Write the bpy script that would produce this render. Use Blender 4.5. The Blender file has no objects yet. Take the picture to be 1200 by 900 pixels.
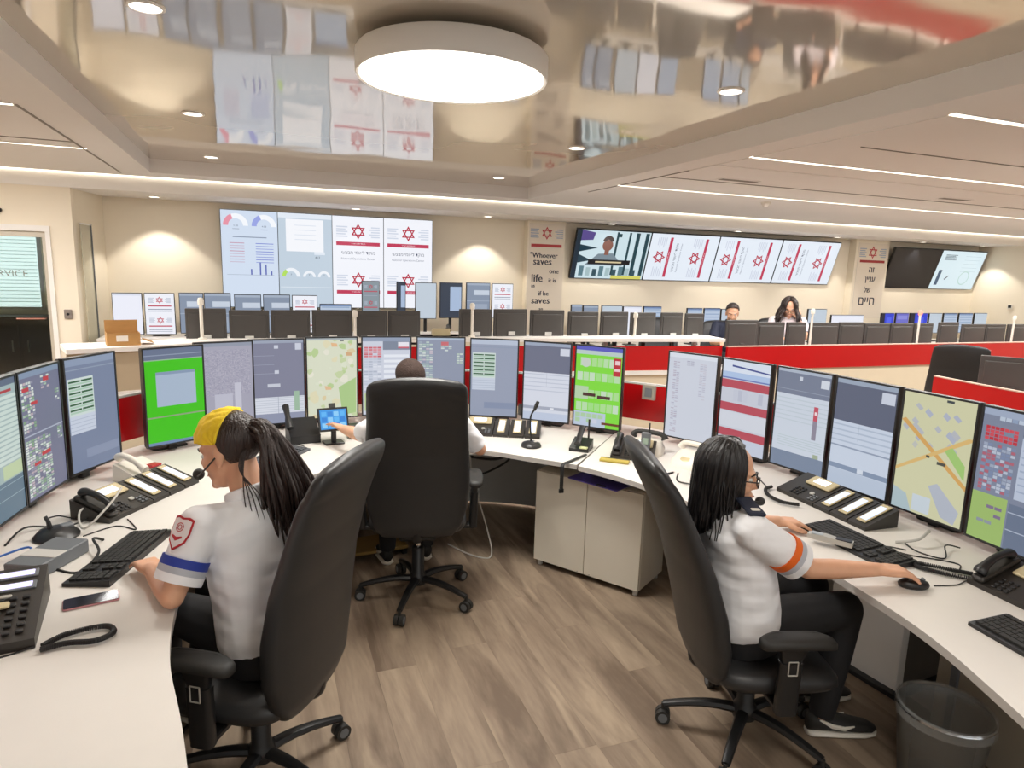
import bpy, bmesh, math, random
from mathutils import Vector, Matrix, Euler
random.seed(7)
PI = math.pi
sc = bpy.context.scene
col = sc.collection

# ------------------------------------------------------------------ camera, world, exposure
cam_d = bpy.data.cameras.new('camera')
cam_d.sensor_fit = 'HORIZONTAL'; cam_d.sensor_width = 36.0; cam_d.lens = 23.4
cam_d.clip_start = 0.05; cam_d.clip_end = 100
cam = bpy.data.objects.new('camera', cam_d); col.objects.link(cam)
_r = ((0.93600736, -0.35073516, 0.02958166), (-0.03214528, -0.16887249, -0.98511358), (0.3505095, 0.92112265, -0.16934037))
cam.matrix_world = Matrix(((_r[0][0], -_r[1][0], -_r[2][0], 0.0), (_r[0][1], -_r[1][1], -_r[2][1], 0.0),
                           (_r[0][2], -_r[1][2], -_r[2][2], 1.82), (0, 0, 0, 1)))
sc.camera = cam
world = bpy.data.worlds.new('world'); sc.world = world; world.use_nodes = True
world.node_tree.nodes['Background'].inputs[0].default_value = (0.93, 0.97, 1.0, 1)
world.node_tree.nodes['Background'].inputs[1].default_value = 1.0
sc.view_settings.view_transform = 'Standard'; sc.view_settings.look = 'None'
sc.view_settings.gamma = 1.0; sc.view_settings.exposure = 0.32
sc.view_settings.use_curve_mapping = False
LIGHT = 0.42          # overall power of the room's lamps

# ------------------------------------------------------------------ helpers
def lin(c):
    if isinstance(c, str):
        c = tuple(int(c[i:i+2], 16) / 255 for i in (0, 2, 4))
    return tuple((x / 12.92 if x <= 0.04045 else ((x + 0.055) / 1.055) ** 2.4) for x in c[:3])

class MB:
    """mesh builder: verts, faces, per-face colour and material index"""
    def __init__(s): s.v = []; s.f = []; s.c = []; s.m = []; s.col = None; s.mi = 0
    def face(s, idx): s.f.append(tuple(idx)); s.c.append(s.col); s.m.append(s.mi)
    def add(s, verts, faces):
        b = len(s.v); s.v += [tuple(p) for p in verts]
        for f in faces: s.face([b + i for i in f])
    def quad(s, a, b, c, d): s.add([a, b, c, d], [(0, 1, 2, 3)])
    def box(s, x0, x1, y0, y1, z0, z1, T=None):
        P = [(x0, y0, z0), (x1, y0, z0), (x1, y1, z0), (x0, y1, z0), (x0, y0, z1), (x1, y0, z1), (x1, y1, z1), (x0, y1, z1)]
        if T: P = [tuple(T @ Vector(p)) for p in P]
        s.add(P, [(0, 3, 2, 1), (4, 5, 6, 7), (0, 1, 5, 4), (1, 2, 6, 5), (2, 3, 7, 6), (3, 0, 4, 7)]); return s
    def rbox(s, cx, cy, cz, w, d, h, r=0.01, seg=3, T=None):
        """box with rounded vertical edges and softened top/bottom"""
        r = min(r, w / 2 - 1e-4, d / 2 - 1e-4); t = min(r * 0.6, h * 0.3)
        rings = []
        for z, ins in ((cz - h / 2, t), (cz - h / 2 + t, 0), (cz + h / 2 - t, 0), (cz + h / 2, t)):
            ring = []
            for qx, qy, a0 in ((1, 1, 0), (-1, 1, PI / 2), (-1, -1, PI), (1, -1, 1.5 * PI)):
                for k in range(seg + 1):
                    a = a0 + PI / 2 * k / seg
                    ring.append((cx + qx * (w / 2 - r) + (r - ins) * math.cos(a), cy + qy * (d / 2 - r) + (r - ins) * math.sin(a), z))
            rings.append(ring)
        s.loft(rings, T); return s
    def loft(s, rings, T=None, cap=True, closed=True):
        n = len(rings[0]); P = [p for r in rings for p in r]
        if T: P = [tuple(T @ Vector(p)) for p in P]
        F = []
        for i in range(len(rings) - 1):
            for j in range(n if closed else n - 1):
                k = (j + 1) % n
                F.append((i * n + j, i * n + k, (i + 1) * n + k, (i + 1) * n + j))
        if cap:
            F.append(tuple(range(n - 1, -1, -1))); F.append(tuple((len(rings) - 1) * n + j for j in range(n)))
        s.add(P, F); return s
    def cyl(s, p0, p1, r0, r1=None, n=12, cap=True):
        r1 = r0 if r1 is None else r1
        return s.tube([p0, p1], [r0, r1], n, cap)
    def tube(s, pts, rad, n=8, cap=True, flat=1.0):
        pts = [Vector(p) for p in pts]; m = len(pts)
        if not hasattr(rad, '__len__'): rad = [rad] * m
        rings = []; up = None
        for i, p in enumerate(pts):
            d = (pts[min(i + 1, m - 1)] - pts[max(i - 1, 0)])
            if d.length < 1e-9: d = Vector((0, 0, 1))
            d.normalize()
            if up is None:
                up = Vector((0, 0, 1)) if abs(d.z) < 0.9 else Vector((1, 0, 0))
            a = d.cross(up)
            if a.length < 1e-6: a = d.cross(Vector((0, 1, 0.3)))
            a.normalize(); b = a.cross(d).normalized(); up = b
            rings.append([tuple(p + a * math.cos(2 * PI * k / n) * rad[i] + b * math.sin(2 * PI * k / n) * rad[i] * flat) for k in range(n)])
        return s.loft(rings, None, cap)
    def lathe(s, prof, n=24, c=(0, 0, 0), cap=True, T=None):
        rings = [[(c[0] + r * math.cos(2 * PI * k / n), c[1] + r * math.sin(2 * PI * k / n), c[2] + z) for k in range(n)] for r, z in prof]
        return s.loft(rings, T, cap)
    def sphere(s, c, r, n=12, m=8, R=None):
        if not hasattr(r, '__len__'): r = (r, r, r)
        rings = []
        for i in range(1, m):
            t = PI * i / m
            rings.append([(math.sin(t) * math.cos(2 * PI * k / n), math.sin(t) * math.sin(2 * PI * k / n), -math.cos(t)) for k in range(n)])
        P = [(0, 0, -1)] + [p for g in rings for p in g] + [(0, 0, 1)]
        P = [Vector((p[0] * r[0], p[1] * r[1], p[2] * r[2])) for p in P]
        if R: P = [R @ p for p in P]
        P = [p + Vector(c) for p in P]
        F = [(0, 1 + (k + 1) % n, 1 + k) for k in range(n)]
        for i in range(m - 2):
            for k in range(n):
                a = 1 + i * n; F.append((a + k, a + (k + 1) % n, a + n + (k + 1) % n, a + n + k))
        e = len(P) - 1; a = 1 + (m - 2) * n
        F += [(a + k, a + (k + 1) % n, e) for k in range(n)]
        s.add(P, F); return s
    def prism(s, poly, z0, z1):
        n = len(poly)
        s.add([(x, y, z0) for x, y in poly] + [(x, y, z1) for x, y in poly],
              [tuple(range(n - 1, -1, -1)), tuple(range(n, 2 * n))] + [(i, (i + 1) % n, n + (i + 1) % n, n + i) for i in range(n)]); return s
    def strip(s, path, th, z0, z1):
        """vertical wall following a plan path; th = offset to the left of the path"""
        L = offs(path, th); n = len(path)
        rings = [[(path[i][0], path[i][1], z0), (L[i][0], L[i][1], z0), (L[i][0], L[i][1], z1), (path[i][0], path[i][1], z1)] for i in range(n)]
        return s.loft(rings)
    def mesh(s, name, mats, smooth=False, recalc=True):
        me = bpy.data.meshes.new(name); me.from_pydata(s.v, [], s.f)
        for m in (mats if isinstance(mats, (list, tuple)) else [mats]): me.materials.append(m)
        for p, mi in zip(me.polygons, s.m): p.material_index = mi
        if any(c is not None for c in s.c):
            at = me.color_attributes.new('Col', 'FLOAT_COLOR', 'CORNER')
            for p, c in zip(me.polygons, s.c):
                c = c or (1, 1, 1)
                for li in p.loop_indices: at.data[li].color = (c[0], c[1], c[2], 1)
        if recalc:
            bm = bmesh.new(); bm.from_mesh(me); bmesh.ops.recalc_face_normals(bm, faces=bm.faces); bm.to_mesh(me); bm.free()
        if smooth:
            for p in me.polygons: p.use_smooth = True
            if smooth != 'all':
                try: me.set_sharp_from_angle(angle=math.radians(smooth if not isinstance(smooth, bool) else 40))
                except Exception: pass
        me.update(); return me
    def build(s, name, mats, parent=None, smooth=False, recalc=True):
        return obj(name, s.mesh(name, mats, smooth, recalc), parent)

def offs(path, d):
    out = []
    for i, p in enumerate(path):
        a = path[max(i - 1, 0)]; b = path[min(i + 1, len(path) - 1)]
        tx, ty = b[0] - a[0], b[1] - a[1]; l = math.hypot(tx, ty) or 1
        out.append((p[0] - ty / l * d, p[1] + tx / l * d))
    return out
def obj(name, me, parent=None, loc=None, rz=None):
    o = bpy.data.objects.new(name, me); col.objects.link(o)
    if parent: o.parent = parent
    if loc is not None: o.location = loc
    if rz is not None: o.rotation_euler = (0, 0, rz)
    return o
def tag(o, label=None, cat=None, group=None, kind=None):
    if label: o['label'] = label
    if cat: o['category'] = cat
    if group: o['group'] = group
    if kind: o['kind'] = kind
    return o
def thing(name, label, cat, loc=(0, 0, 0), rz=0.0, group=None):
    o = bpy.data.objects.new(name, None); o.empty_display_size = 0.1; col.objects.link(o)
    o.location = loc; o.rotation_euler = (0, 0, rz)
    return tag(o, label, cat, group)
def struct(name, mb, mat, smooth=False, label=None):
    return tag(mb.build(name, mat, None, smooth), label, None, None, 'structure')
def copy_tree(o, parent=None):
    c = o.copy(); col.objects.link(c); c.parent = parent
    for ch in list(o.children): copy_tree(ch, c)
    return c
def arc(pts, n=8):
    """Catmull-Rom through points"""
    P = [Vector(p) for p in pts]; out = []
    for i in range(len(P) - 1):
        a = P[max(i - 1, 0)]; b = P[i]; c = P[i + 1]; d = P[min(i + 2, len(P) - 1)]
        for k in range(n):
            t = k / n
            out.append(tuple(0.5 * ((2 * b) + (c - a) * t + (2 * a - 5 * b + 4 * c - d) * t * t + (3 * b - a - 3 * c + d) * t ** 3)))
    out.append(tuple(P[-1])); return out

# ------------------------------------------------------------------ materials
MATS = {}
def mat(name, c=None, rough=0.5, metal=0.0, bump=0.0, bscale=40.0, var=0.06, vscale=6.0, stretch=(1, 1, 1), emit=None, es=1.0,
        alpha=1.0, trans=0.0, coat=0.0, spec=0.5, sss=0.0, vcol=False, bdist=0.01, bdet=3):
    if name in MATS: return MATS[name]
    m = bpy.data.materials.new(name); m.use_nodes = True; nt = m.node_tree; N = nt.nodes; L = nt.links
    b = N['Principled BSDF']; c = lin(c) if c else (0.8, 0.8, 0.8)
    b.inputs['Roughness'].default_value = rough; b.inputs['Metallic'].default_value = metal
    b.inputs['Base Color'].default_value = (*c, 1)
    b.inputs['Specular IOR Level'].default_value = spec
    if coat: b.inputs['Coat Weight'].default_value = coat; b.inputs['Coat Roughness'].default_value = 0.1
    if trans: b.inputs['Transmission Weight'].default_value = trans
    if alpha < 1: b.inputs['Alpha'].default_value = alpha
    if sss: b.inputs['Subsurface Weight'].default_value = sss; b.inputs['Subsurface Radius'].default_value = (0.01, 0.004, 0.002)
    tc = N.new('ShaderNodeTexCoord'); mp = N.new('ShaderNodeMapping'); mp.inputs['Scale'].default_value = stretch
    L.new(tc.outputs['Object'], mp.inputs['Vector'])
    if vcol:
        at = N.new('ShaderNodeAttribute'); at.attribute_name = 'Col'; L.new(at.outputs['Color'], b.inputs['Base Color'])
    elif var:
        n = N.new('ShaderNodeTexNoise'); n.inputs['Scale'].default_value = vscale; n.inputs['Detail'].default_value = 4
        L.new(mp.outputs[0], n.inputs['Vector'])
        mx = N.new('ShaderNodeMix'); mx.data_type = 'RGBA'
        mx.inputs[6].default_value = (*[x * (1 - var) for x in c], 1); mx.inputs[7].default_value = (*[min(1, x * (1 + var)) for x in c], 1)
        L.new(n.outputs['Fac'], mx.inputs[0]); L.new(mx.outputs[2], b.inputs['Base Color'])
    if bump:
        n2 = N.new('ShaderNodeTexNoise'); n2.inputs['Scale'].default_value = bscale; n2.inputs['Detail'].default_value = bdet
        L.new(mp.outputs[0], n2.inputs['Vector'])
        bp = N.new('ShaderNodeBump'); bp.inputs['Strength'].default_value = bump; bp.inputs['Distance'].default_value = bdist
        L.new(n2.outputs['Fac'], bp.inputs['Height']); L.new(bp.outputs[0], b.inputs['Normal'])
    if emit:
        b.inputs['Emission Color'].default_value = (*lin(emit), 1); b.inputs['Emission Strength'].default_value = es
    MATS[name] = m; return m
def screen_mat(name='screen_display', s=1.0):
    if name in MATS: return MATS[name]
    m = bpy.data.materials.new(name); m.use_nodes = True; nt = m.node_tree; N = nt.nodes; L = nt.links
    b = N['Principled BSDF']; b.inputs['Base Color'].default_value = (0.012, 0.012, 0.014, 1); b.inputs['Roughness'].default_value = 0.32
    b.inputs['Specular IOR Level'].default_value = 0.25
    at = N.new('ShaderNodeAttribute'); at.attribute_name = 'Col'
    L.new(at.outputs['Color'], b.inputs['Emission Color']); b.inputs['Emission Strength'].default_value = s
    MATS[name] = m; return m

WALL = mat('wall_paint_cream', 'F3E8D3', 0.75, var=0.025, vscale=2.0, bump=0.03, bscale=120)
WHITE_CEIL = mat('ceiling_paint', 'F1EDE9', 0.7, var=0.02, vscale=1.5)
WHITE_PAINT = mat('white_paint', 'F2EEE8', 0.6, var=0.02)
DESK = mat('desk_laminate', 'E0DBD4', 0.42, var=0.03, vscale=9, bump=0.02, bscale=200)
DESK_EDGE = mat('desk_edge_band', 'BDB8B2', 0.5, var=0.03)
CREAM = mat('cream_laminate', 'E6D9BE', 0.5, var=0.03)
RED = mat('red_laminate', 'C2000A', 0.32, var=0.05, vscale=3, coat=0.15)
GREY_PANEL = mat('grey_laminate', 'C6C6C2', 0.5, var=0.04)
DARK_WOOD = mat('dark_wood_laminate', '5E5850', 0.5, var=0.25, vscale=12, stretch=(1, 1, 0.12))
LEATHER = mat('chair_leatherette', '2B2B2C', 0.42, var=0.12, vscale=8, bump=0.06, bscale=260)
BLACK_PL = mat('black_plastic', '1E1E1F', 0.38, var=0.1, vscale=14, bump=0.03, bscale=300)
BLACK_MATTE = mat('black_matte', '2A2927', 0.6, var=0.12, vscale=14, bump=0.05, bscale=240)
MON_BACK = mat('monitor_back_plastic', '464340', 0.5, var=0.12, vscale=5)
MON_BACK2 = mat('monitor_back_grey', '4A4743', 0.5, var=0.12, vscale=5)
BROWN_PL = mat('phone_brown_black', '2C2824', 0.4, var=0.1, vscale=12, bump=0.03, bscale=300)
CHROME = mat('chrome', 'C8C8C8', 0.18, 1.0, var=0.04)
SILVER = mat('silver_plastic', 'B9B6AE', 0.4, 0.3, var=0.05)
CHAMP = mat('champagne_plastic', 'C9BA93', 0.4, 0.2, var=0.05)
GREY_PL = mat('grey_plastic', '6C7074', 0.5, var=0.06)
LGREY = mat('light_grey_plastic', 'C9C7C2', 0.5, var=0.05)
WHITE_PL = mat('white_plastic', 'E8E2D6', 0.4, var=0.04)
CORD = mat('black_cord', '1D1C1C', 0.55, var=0.1, bump=0.1, bscale=500)
CORD_GREY = mat('grey_cord', 'B8B5AE', 0.5, var=0.06)
SCREEN = screen_mat('screen_display', 0.78)
PRINT = mat('printed_banner', rough=0.6, vcol=True)
GLASS = mat('clear_glass', 'F0F6F2', 0.03, trans=1.0, var=0)
LAMP_ON = mat('lamp_diffuser', 'FFFFFF', 0.5, var=0, emit='FFF6E6', es=4.0)
STRIP_ON = mat('led_strip_diffuser', 'FFFFFF', 0.5, var=0, emit='FFF3DC', es=2.6)
SKIN = mat('skin', 'DDA989', 0.5, var=0.08, vscale=25, sss=0.08, bump=0.02, bscale=400)
SHIRT = mat('white_shirt_cloth', 'F2F2F5', 0.8, var=0.03, vscale=8, bump=0.75, bscale=5.5, stretch=(1, 1, 2.2), bdist=0.05, bdet=1.2)
PANTS = mat('black_trousers', '1B1B1E', 0.75, var=0.15, vscale=20, bump=0.15, bscale=14)
HAIR_BLK = mat('black_hair', '1A1718', 0.34, var=0.4, vscale=60, stretch=(1, 1, 0.05), bump=0.5, bscale=140)
HAIR_BRN = mat('brown_hair', '30231F', 0.4, var=0.5, vscale=60, stretch=(1, 1, 0.08), bump=0.6, bscale=130)
YELLOW = mat('yellow_scarf_cloth', 'F2CE2A', 0.8, var=0.12, vscale=18, bump=0.6, bscale=28)
NAVY = mat('navy_cloth', '20263A', 0.75, var=0.12, vscale=20)
ORANGE = mat('orange_band', 'E8681A', 0.7, var=0.04)
REFL = mat('reflective_band', 'B6B9C2', 0.5, var=0.04)
BLUE_B = mat('blue_band', '2B3F9E', 0.7, var=0.05)
EYE_W = mat('eye_white', 'E8E4DE', 0.2, var=0)
EYE_D = mat('eye_dark', '201814', 0.15, var=0)
CARD = mat('cardboard', 'B78A52', 0.8, var=0.1, vscale=20, stretch=(1, 1, 6))
PURPLE = mat('purple_plastic_folder', '4A3C8E', 0.35, var=0.08)

def wood_floor(name):
    m = bpy.data.materials.new(name); m.use_nodes = True; nt = m.node_tree; N = nt.nodes; L = nt.links
    b = N['Principled BSDF']; b.inputs['Roughness'].default_value = 0.5; b.inputs['Specular IOR Level'].default_value = 0.35
    g = N.new('ShaderNodeNewGeometry'); oi = N.new('ShaderNodeObjectInfo')
    ofs = N.new('ShaderNodeVectorMath'); ofs.operation = 'MULTIPLY_ADD'
    L.new(oi.outputs['Random'], ofs.inputs[0]); ofs.inputs[1].default_value = (37, 53, 0); L.new(g.outputs['Position'], ofs.inputs[2])
    mp = N.new('ShaderNodeMapping'); mp.inputs['Scale'].default_value = (1.0, 0.16, 1); L.new(ofs.outputs[0], mp.inputs['Vector'])
    n1 = N.new('ShaderNodeTexNoise'); n1.inputs['Scale'].default_value = 7; n1.inputs['Detail'].default_value = 5; n1.inputs['Distortion'].default_value = 1.2
    n2 = N.new('ShaderNodeTexNoise'); n2.inputs['Scale'].default_value = 60; n2.inputs['Detail'].default_value = 6
    n3 = N.new('ShaderNodeTexNoise'); n3.inputs['Scale'].default_value = 3.0; n3.inputs['Detail'].default_value = 2
    for n in (n1, n2, n3): L.new(mp.outputs[0], n.inputs['Vector'])
    r = N.new('ShaderNodeValToRGB'); e = r.color_ramp.elements
    e[0].position = 0.30; e[0].color = (*lin('705F50'), 1); e[1].position = 0.72; e[1].color = (*lin('A8957F'), 1)
    k = r.color_ramp.elements.new(0.5); k.color = (*lin('8E7C6A'), 1)
    ad = N.new('ShaderNodeMath'); ad.operation = 'MULTIPLY_ADD'; ad.inputs[1].default_value = 0.18
    L.new(n2.outputs['Fac'], ad.inputs[0]); L.new(n1.outputs['Fac'], ad.inputs[2])
    a2 = N.new('ShaderNodeMath'); a2.operation = 'MULTIPLY_ADD'; a2.inputs[1].default_value = 0.06
    L.new(oi.outputs['Random'], a2.inputs[0]); L.new(ad.outputs[0], a2.inputs[2])
    a3 = N.new('ShaderNodeMath'); a3.operation = 'SUBTRACT'; a3.inputs[1].default_value = 0.12; L.new(a2.outputs[0], a3.inputs[0])
    L.new(a3.outputs[0], r.inputs[0]); L.new(r.outputs[0], b.inputs['Base Color'])
    bp = N.new('ShaderNodeBump'); bp.inputs['Strength'].default_value = 0.08; bp.inputs['Distance'].default_value = 0.01
    L.new(n2.outputs['Fac'], bp.inputs['Height']); L.new(bp.outputs[0], b.inputs['Normal'])
    return m
FLOOR = wood_floor('wood_look_vinyl')
def stretch_ceiling():
    m = bpy.data.materials.new('glossy_stretch_film'); m.use_nodes = True; nt = m.node_tree; N = nt.nodes; L = nt.links
    b = N['Principled BSDF']; b.inputs['Base Color'].default_value = (*lin('E0D6C8'), 1)
    b.inputs['Roughness'].default_value = 0.06; b.inputs['Metallic'].default_value = 0.5
    tc = N.new('ShaderNodeTexCoord'); n = N.new('ShaderNodeTexNoise'); n.inputs['Scale'].default_value = 1.1; n.inputs['Detail'].default_value = 1
    L.new(tc.outputs['Object'], n.inputs['Vector'])
    bp = N.new('ShaderNodeBump'); bp.inputs['Strength'].default_value = 0.16; bp.inputs['Distance'].default_value = 0.06
    L.new(n.outputs['Fac'], bp.inputs['Height']); L.new(bp.outputs[0], b.inputs['Normal'])
    return m
FILM = stretch_ceiling()

def area(name, parent, loc, sx, sy, power, color=(1, 0.982, 0.968), shape='RECTANGLE', rot=(0, 0, 0)):
    d = bpy.data.lights.new(name, 'AREA'); d.shape = shape; d.size = sx
    if shape in ('RECTANGLE', 'ELLIPSE'): d.size_y = sy
    d.energy = power * LIGHT; d.color = color
    o = bpy.data.objects.new(name, d); col.objects.link(o); o.location = loc; o.rotation_euler = rot
    if parent: o.parent = parent
    return o
def spot(name, parent, loc, power, ang=75, blend=0.35, color=(1, 0.95, 0.87), rot=(0, 0, 0)):
    d = bpy.data.lights.new(name, 'SPOT'); d.energy = power * LIGHT; d.color = color; d.spot_size = math.radians(ang); d.spot_blend = blend
    d.shadow_soft_size = 0.04
    o = bpy.data.objects.new(name, d); col.objects.link(o); o.location = loc; o.rotation_euler = rot
    if parent: o.parent = parent
    return o

# ------------------------------------------------------------------ text as geometry
_TX = {}
def textgeo(body):
    if body in _TX: return _TX[body]
    cu = bpy.data.curves.new('t', 'FONT'); cu.body = body; cu.size = 1.0; cu.resolution_u = 2; cu.align_x = 'CENTER'
    o = bpy.data.objects.new('t', cu); col.objects.link(o)
    me = bpy.data.meshes.new_from_object(o.evaluated_get(bpy.context.evaluated_depsgraph_get()))
    V = [(v.co.x, v.co.y) for v in me.vertices]; F = [tuple(p.vertices) for p in me.polygons]
    bpy.data.objects.remove(o); bpy.data.curves.remove(cu); bpy.data.meshes.remove(me)
    if V:
        x0 = min(p[0] for p in V); x1 = max(p[0] for p in V); y0 = min(p[1] for p in V); y1 = max(p[1] for p in V)
    else: x0 = x1 = y0 = y1 = 0
    _TX[body] = (V, F, x0, x1, y0, y1); return _TX[body]
def rtl(s): return s[::-1]

class Page:
    """flat print or screen content in page units (u right 0..1, v down 0..1), drawn as stacked thin faces facing -Y"""
    def __init__(s, w, h, base):
        s.w, s.h = w, h; s.mb = MB(); s.boxes = []; s.rot = False
        s.mb.col = lin(base); s.mb.quad((-w / 2, 0, 0), (w / 2, 0, 0), (w / 2, 0, h), (-w / 2, 0, h))
    def P(s, u, v, y): return ((u - 0.5) * s.w, y, (1 - v) * s.h)
    def T(s, u, v): return (v, 1 - u) if s.rot else (u, v)
    def lay(s, b):
        l = 1 + max([q[4] for q in s.boxes if q[0] < b[2] and q[2] > b[0] and q[1] < b[3] and q[3] > b[1]] or [0])
        s.boxes.append((*b, l)); return -0.00035 * l
    def poly(s, pts, c):
        pts = [s.T(*p) for p in pts]
        b = (min(p[0] for p in pts), min(p[1] for p in pts), max(p[0] for p in pts), max(p[1] for p in pts))
        y = s.lay(b); s.mb.col = lin(c); s.mb.add([s.P(u, v, y) for u, v in pts], [tuple(range(len(pts)))])
    def rect(s, u0, v0, u1, v1, c): s.poly([(u0, v0), (u1, v0), (u1, v1), (u0, v1)], c)
    def asp(s): return (s.h / s.w) if s.rot else (s.w / s.h)     # du -> dv
    def ring(s, u, v, r0, r1, a0, a1, c, n=14):
        A = s.asp()
        pts = [(u + r1 * math.cos(a0 + (a1 - a0) * k / n), v - A * r1 * math.sin(a0 + (a1 - a0) * k / n)) for k in range(n + 1)]
        pin = [(u + r0 * math.cos(a0 + (a1 - a0) * k / n), v - A * r0 * math.sin(a0 + (a1 - a0) * k / n)) for k in range(n + 1)]
        q = [s.T(*p) for p in pts + pin]
        y = s.lay((min(p[0] for p in q), min(p[1] for p in q), max(p[0] for p in q), max(p[1] for p in q)))
        s.mb.col = lin(c); m = n + 1
        s.mb.add([s.P(*p, y) for p in q], [(k, k + 1, m + k + 1, m + k) for k in range(n)])
    def star(s, u, v, r, c, th=0.24):
        A = s.asp()
        for up in (1, -1):
            o = [(math.sin(2 * PI * k / 3) * r, -up * math.cos(2 * PI * k / 3) * r) for k in range(3)]
            i = [(x * (1 - 2 * th), y * (1 - 2 * th)) for x, y in o]
            for k in range(3):
                j = (k + 1) % 3
                s.poly([(u + p[0], v + p[1] * A) for p in (o[k], o[j], i[j], i[k])], c)
    def text(s, body, u, v, hgt, c, wmax=None, bold=0):
        """hgt = cap height as a share of the page height; centred on u,v"""
        V, F, x0, x1, y0, y1 = textgeo(body)
        if not V: return
        A = s.asp(); k = hgt / max(y1 - y0, 0.3); su = k / A
        if wmax and (x1 - x0) * su > wmax: f = wmax / ((x1 - x0) * su); su *= f
        cx, cy = (x0 + x1) / 2, (y0 + y1) / 2
        for d in ([0] if not bold else [-bold, bold]):
            pts = [s.T(u + (x - cx) * su + d, v - (y - cy) * k) for x, y in V]
            b = (min(p[0] for p in pts), min(p[1] for p in pts), max(p[0] for p in pts), max(p[1] for p in pts))
            yy = s.lay(b); s.mb.col = lin(c); s.mb.add([s.P(p[0], p[1], yy) for p in pts], F)
    def build(s, name, m, parent): return s.mb.build(name, m, parent, recalc=False)
# ================================================================== THE ROOM
fl = struct('floor', MB().box(-7.2, 13.6, -4.2, 11.6, -0.06, -0.004), FLOOR, label='grey brown wood look vinyl floor')
# planks of the open floor between the desks (run along Y)
_pm = {}
px = -0.75
while px < 2.75:
    y = 0.9 - random.random() * 1.1
    while y < 4.9:
        ln = 1.22
        if ln not in _pm: _pm[ln] = MB().box(-0.0915, 0.0915, 0, ln - 0.0006, -0.004, 0.0).mesh('plank', FLOOR)
        p = obj('plank', _pm[ln], fl, (px, y, 0)); y += ln
    px += 0.1836
WALL_H = 2.9
struct('wall_back', MB().box(-2.0, 13.7, 9.4, 9.55, 0, 2.6), WALL, label='cream back wall carrying the big screens')
struct('wall_right', MB().box(13.42, 13.6, -4.2, 9.4, 0, WALL_H), WALL)
wf = MB(); wf.box(-7.2, 13.6, -4.2, -4.05, 0, 0.85); wf.box(-7.2, 13.6, -4.2, -4.05, 2.55, WALL_H)
for x in (-7.2, -3.75, -0.3, 3.15, 6.6, 10.05, 13.3): wf.box(x, x + 0.3, -4.2, -4.05, 0.85, 2.55)  # openings between these piers are added to let the sky in as fill
struct('wall_front', wf, WALL, label='cream wall behind the camera with unseen openings added for fill light')
for k in range(6):  # unseen windows, added so daylight fills the room from behind
    wx = -6.9 + 3.45 * k; w_ = thing('window_%d' % (k + 3), 'unseen wide window added behind the camera for fill daylight', None, (wx + 1.575, -4.12, 0.85)); w_['kind'] = 'structure'
    fr = MB(); fr.box(-1.575, 1.575, -.03, .03, 0, .05); fr.box(-1.575, 1.575, -.03, .03, 1.65, 1.7)
    for x in (-1.55, 0, 1.55): fr.box(x - .025, x + .025, -.03, .03, .05, 1.65)
    fr.build('window_frame', WHITE_PAINT, w_)
w = MB()
w.box(-7.2, -2.95, 8.5, 8.62, 0, WALL_H); w.box(-2.06, -1.85, 8.5, 8.62, 0, WALL_H); w.box(-2.95, -2.06, 8.5, 8.62, 2.13, WALL_H)
w.prism([(-1.97, 8.62), (-1.85, 8.62), (-1.72, 9.42), (-1.97, 9.42)], 0, WALL_H)
w.box(-7.2, -7.05, -4.2, 8.5, 0, WALL_H)
struct('wall_left', w, WALL, label='cream wall with the glass door')
# vestibule behind the glass door
v = MB(); v.box(-4.4, -1.97, 11.3, 11.4, 0, 2.6); v.box(-4.5, -4.4, 8.62, 11.4, 0, 2.6); v.box(-1.98, -1.9, 9.42, 11.4, 0, 2.6); v.box(-4.5, -1.9, 8.62, 11.4, 2.55, 2.6)
struct('wall_vestibule', v, WALL)
# window with blinds seen through the door
wn = thing('window_1', 'window with horizontal blinds behind the glass door', None, (-3.52, 11.28, 1.1)); wn['kind'] = 'structure'
MB().box(-0.62, 0.62, -0.02, 0.0, 0, 1.2).build('pane', mat('daylight_pane', 'DCEAEA', 0.2, var=0.1, vscale=3, emit='CFE3E2', es=0.9), wn)
fr = MB(); fr.box(-0.66, -0.62, -0.05, 0, -0.04, 1.24); fr.box(0.62, 0.66, -0.05, 0, -0.04, 1.24); fr.box(-0.66, 0.66, -0.05, 0, -0.04, 0); fr.box(-0.66, 0.66, -0.05, 0, 1.2, 1.24)
fr.build('window_frame', WHITE_PAINT, wn)
sl = MB().box(-0.61, 0.61, -0.075, -0.045, 0, 0.006, Matrix.Rotation(0.5, 4, 'X') if False else None).mesh('slat', LGREY)
for k in range(24): obj('slat', sl, wn, (0, 0, 0.02 + k * 0.05)).rotation_euler = (0.0, 0, 0)
cb = thing('cabinet', 'dark low cabinet behind the glass door', 'cabinet', (-3.05, 10.95, 0))
MB().rbox(0, 0, 0.5, 1.5, 0.4, 1.0, 0.01).build('body', mat('dark_cabinet', '3A3733', 0.5), cb)
for x in (-0.37, 0.37):
    d = MB().rbox(x, -0.21, 0.5, 0.7, 0.02, 0.94, 0.006).build('door', mat('dark_cabinet_door', '45413B', 0.45), cb)
    MB().rbox(x - math.copysign(0.28, x), -0.228, 0.6, 0.015, 0.015, 0.16, 0.004).build('handle', SILVER, d)

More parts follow.
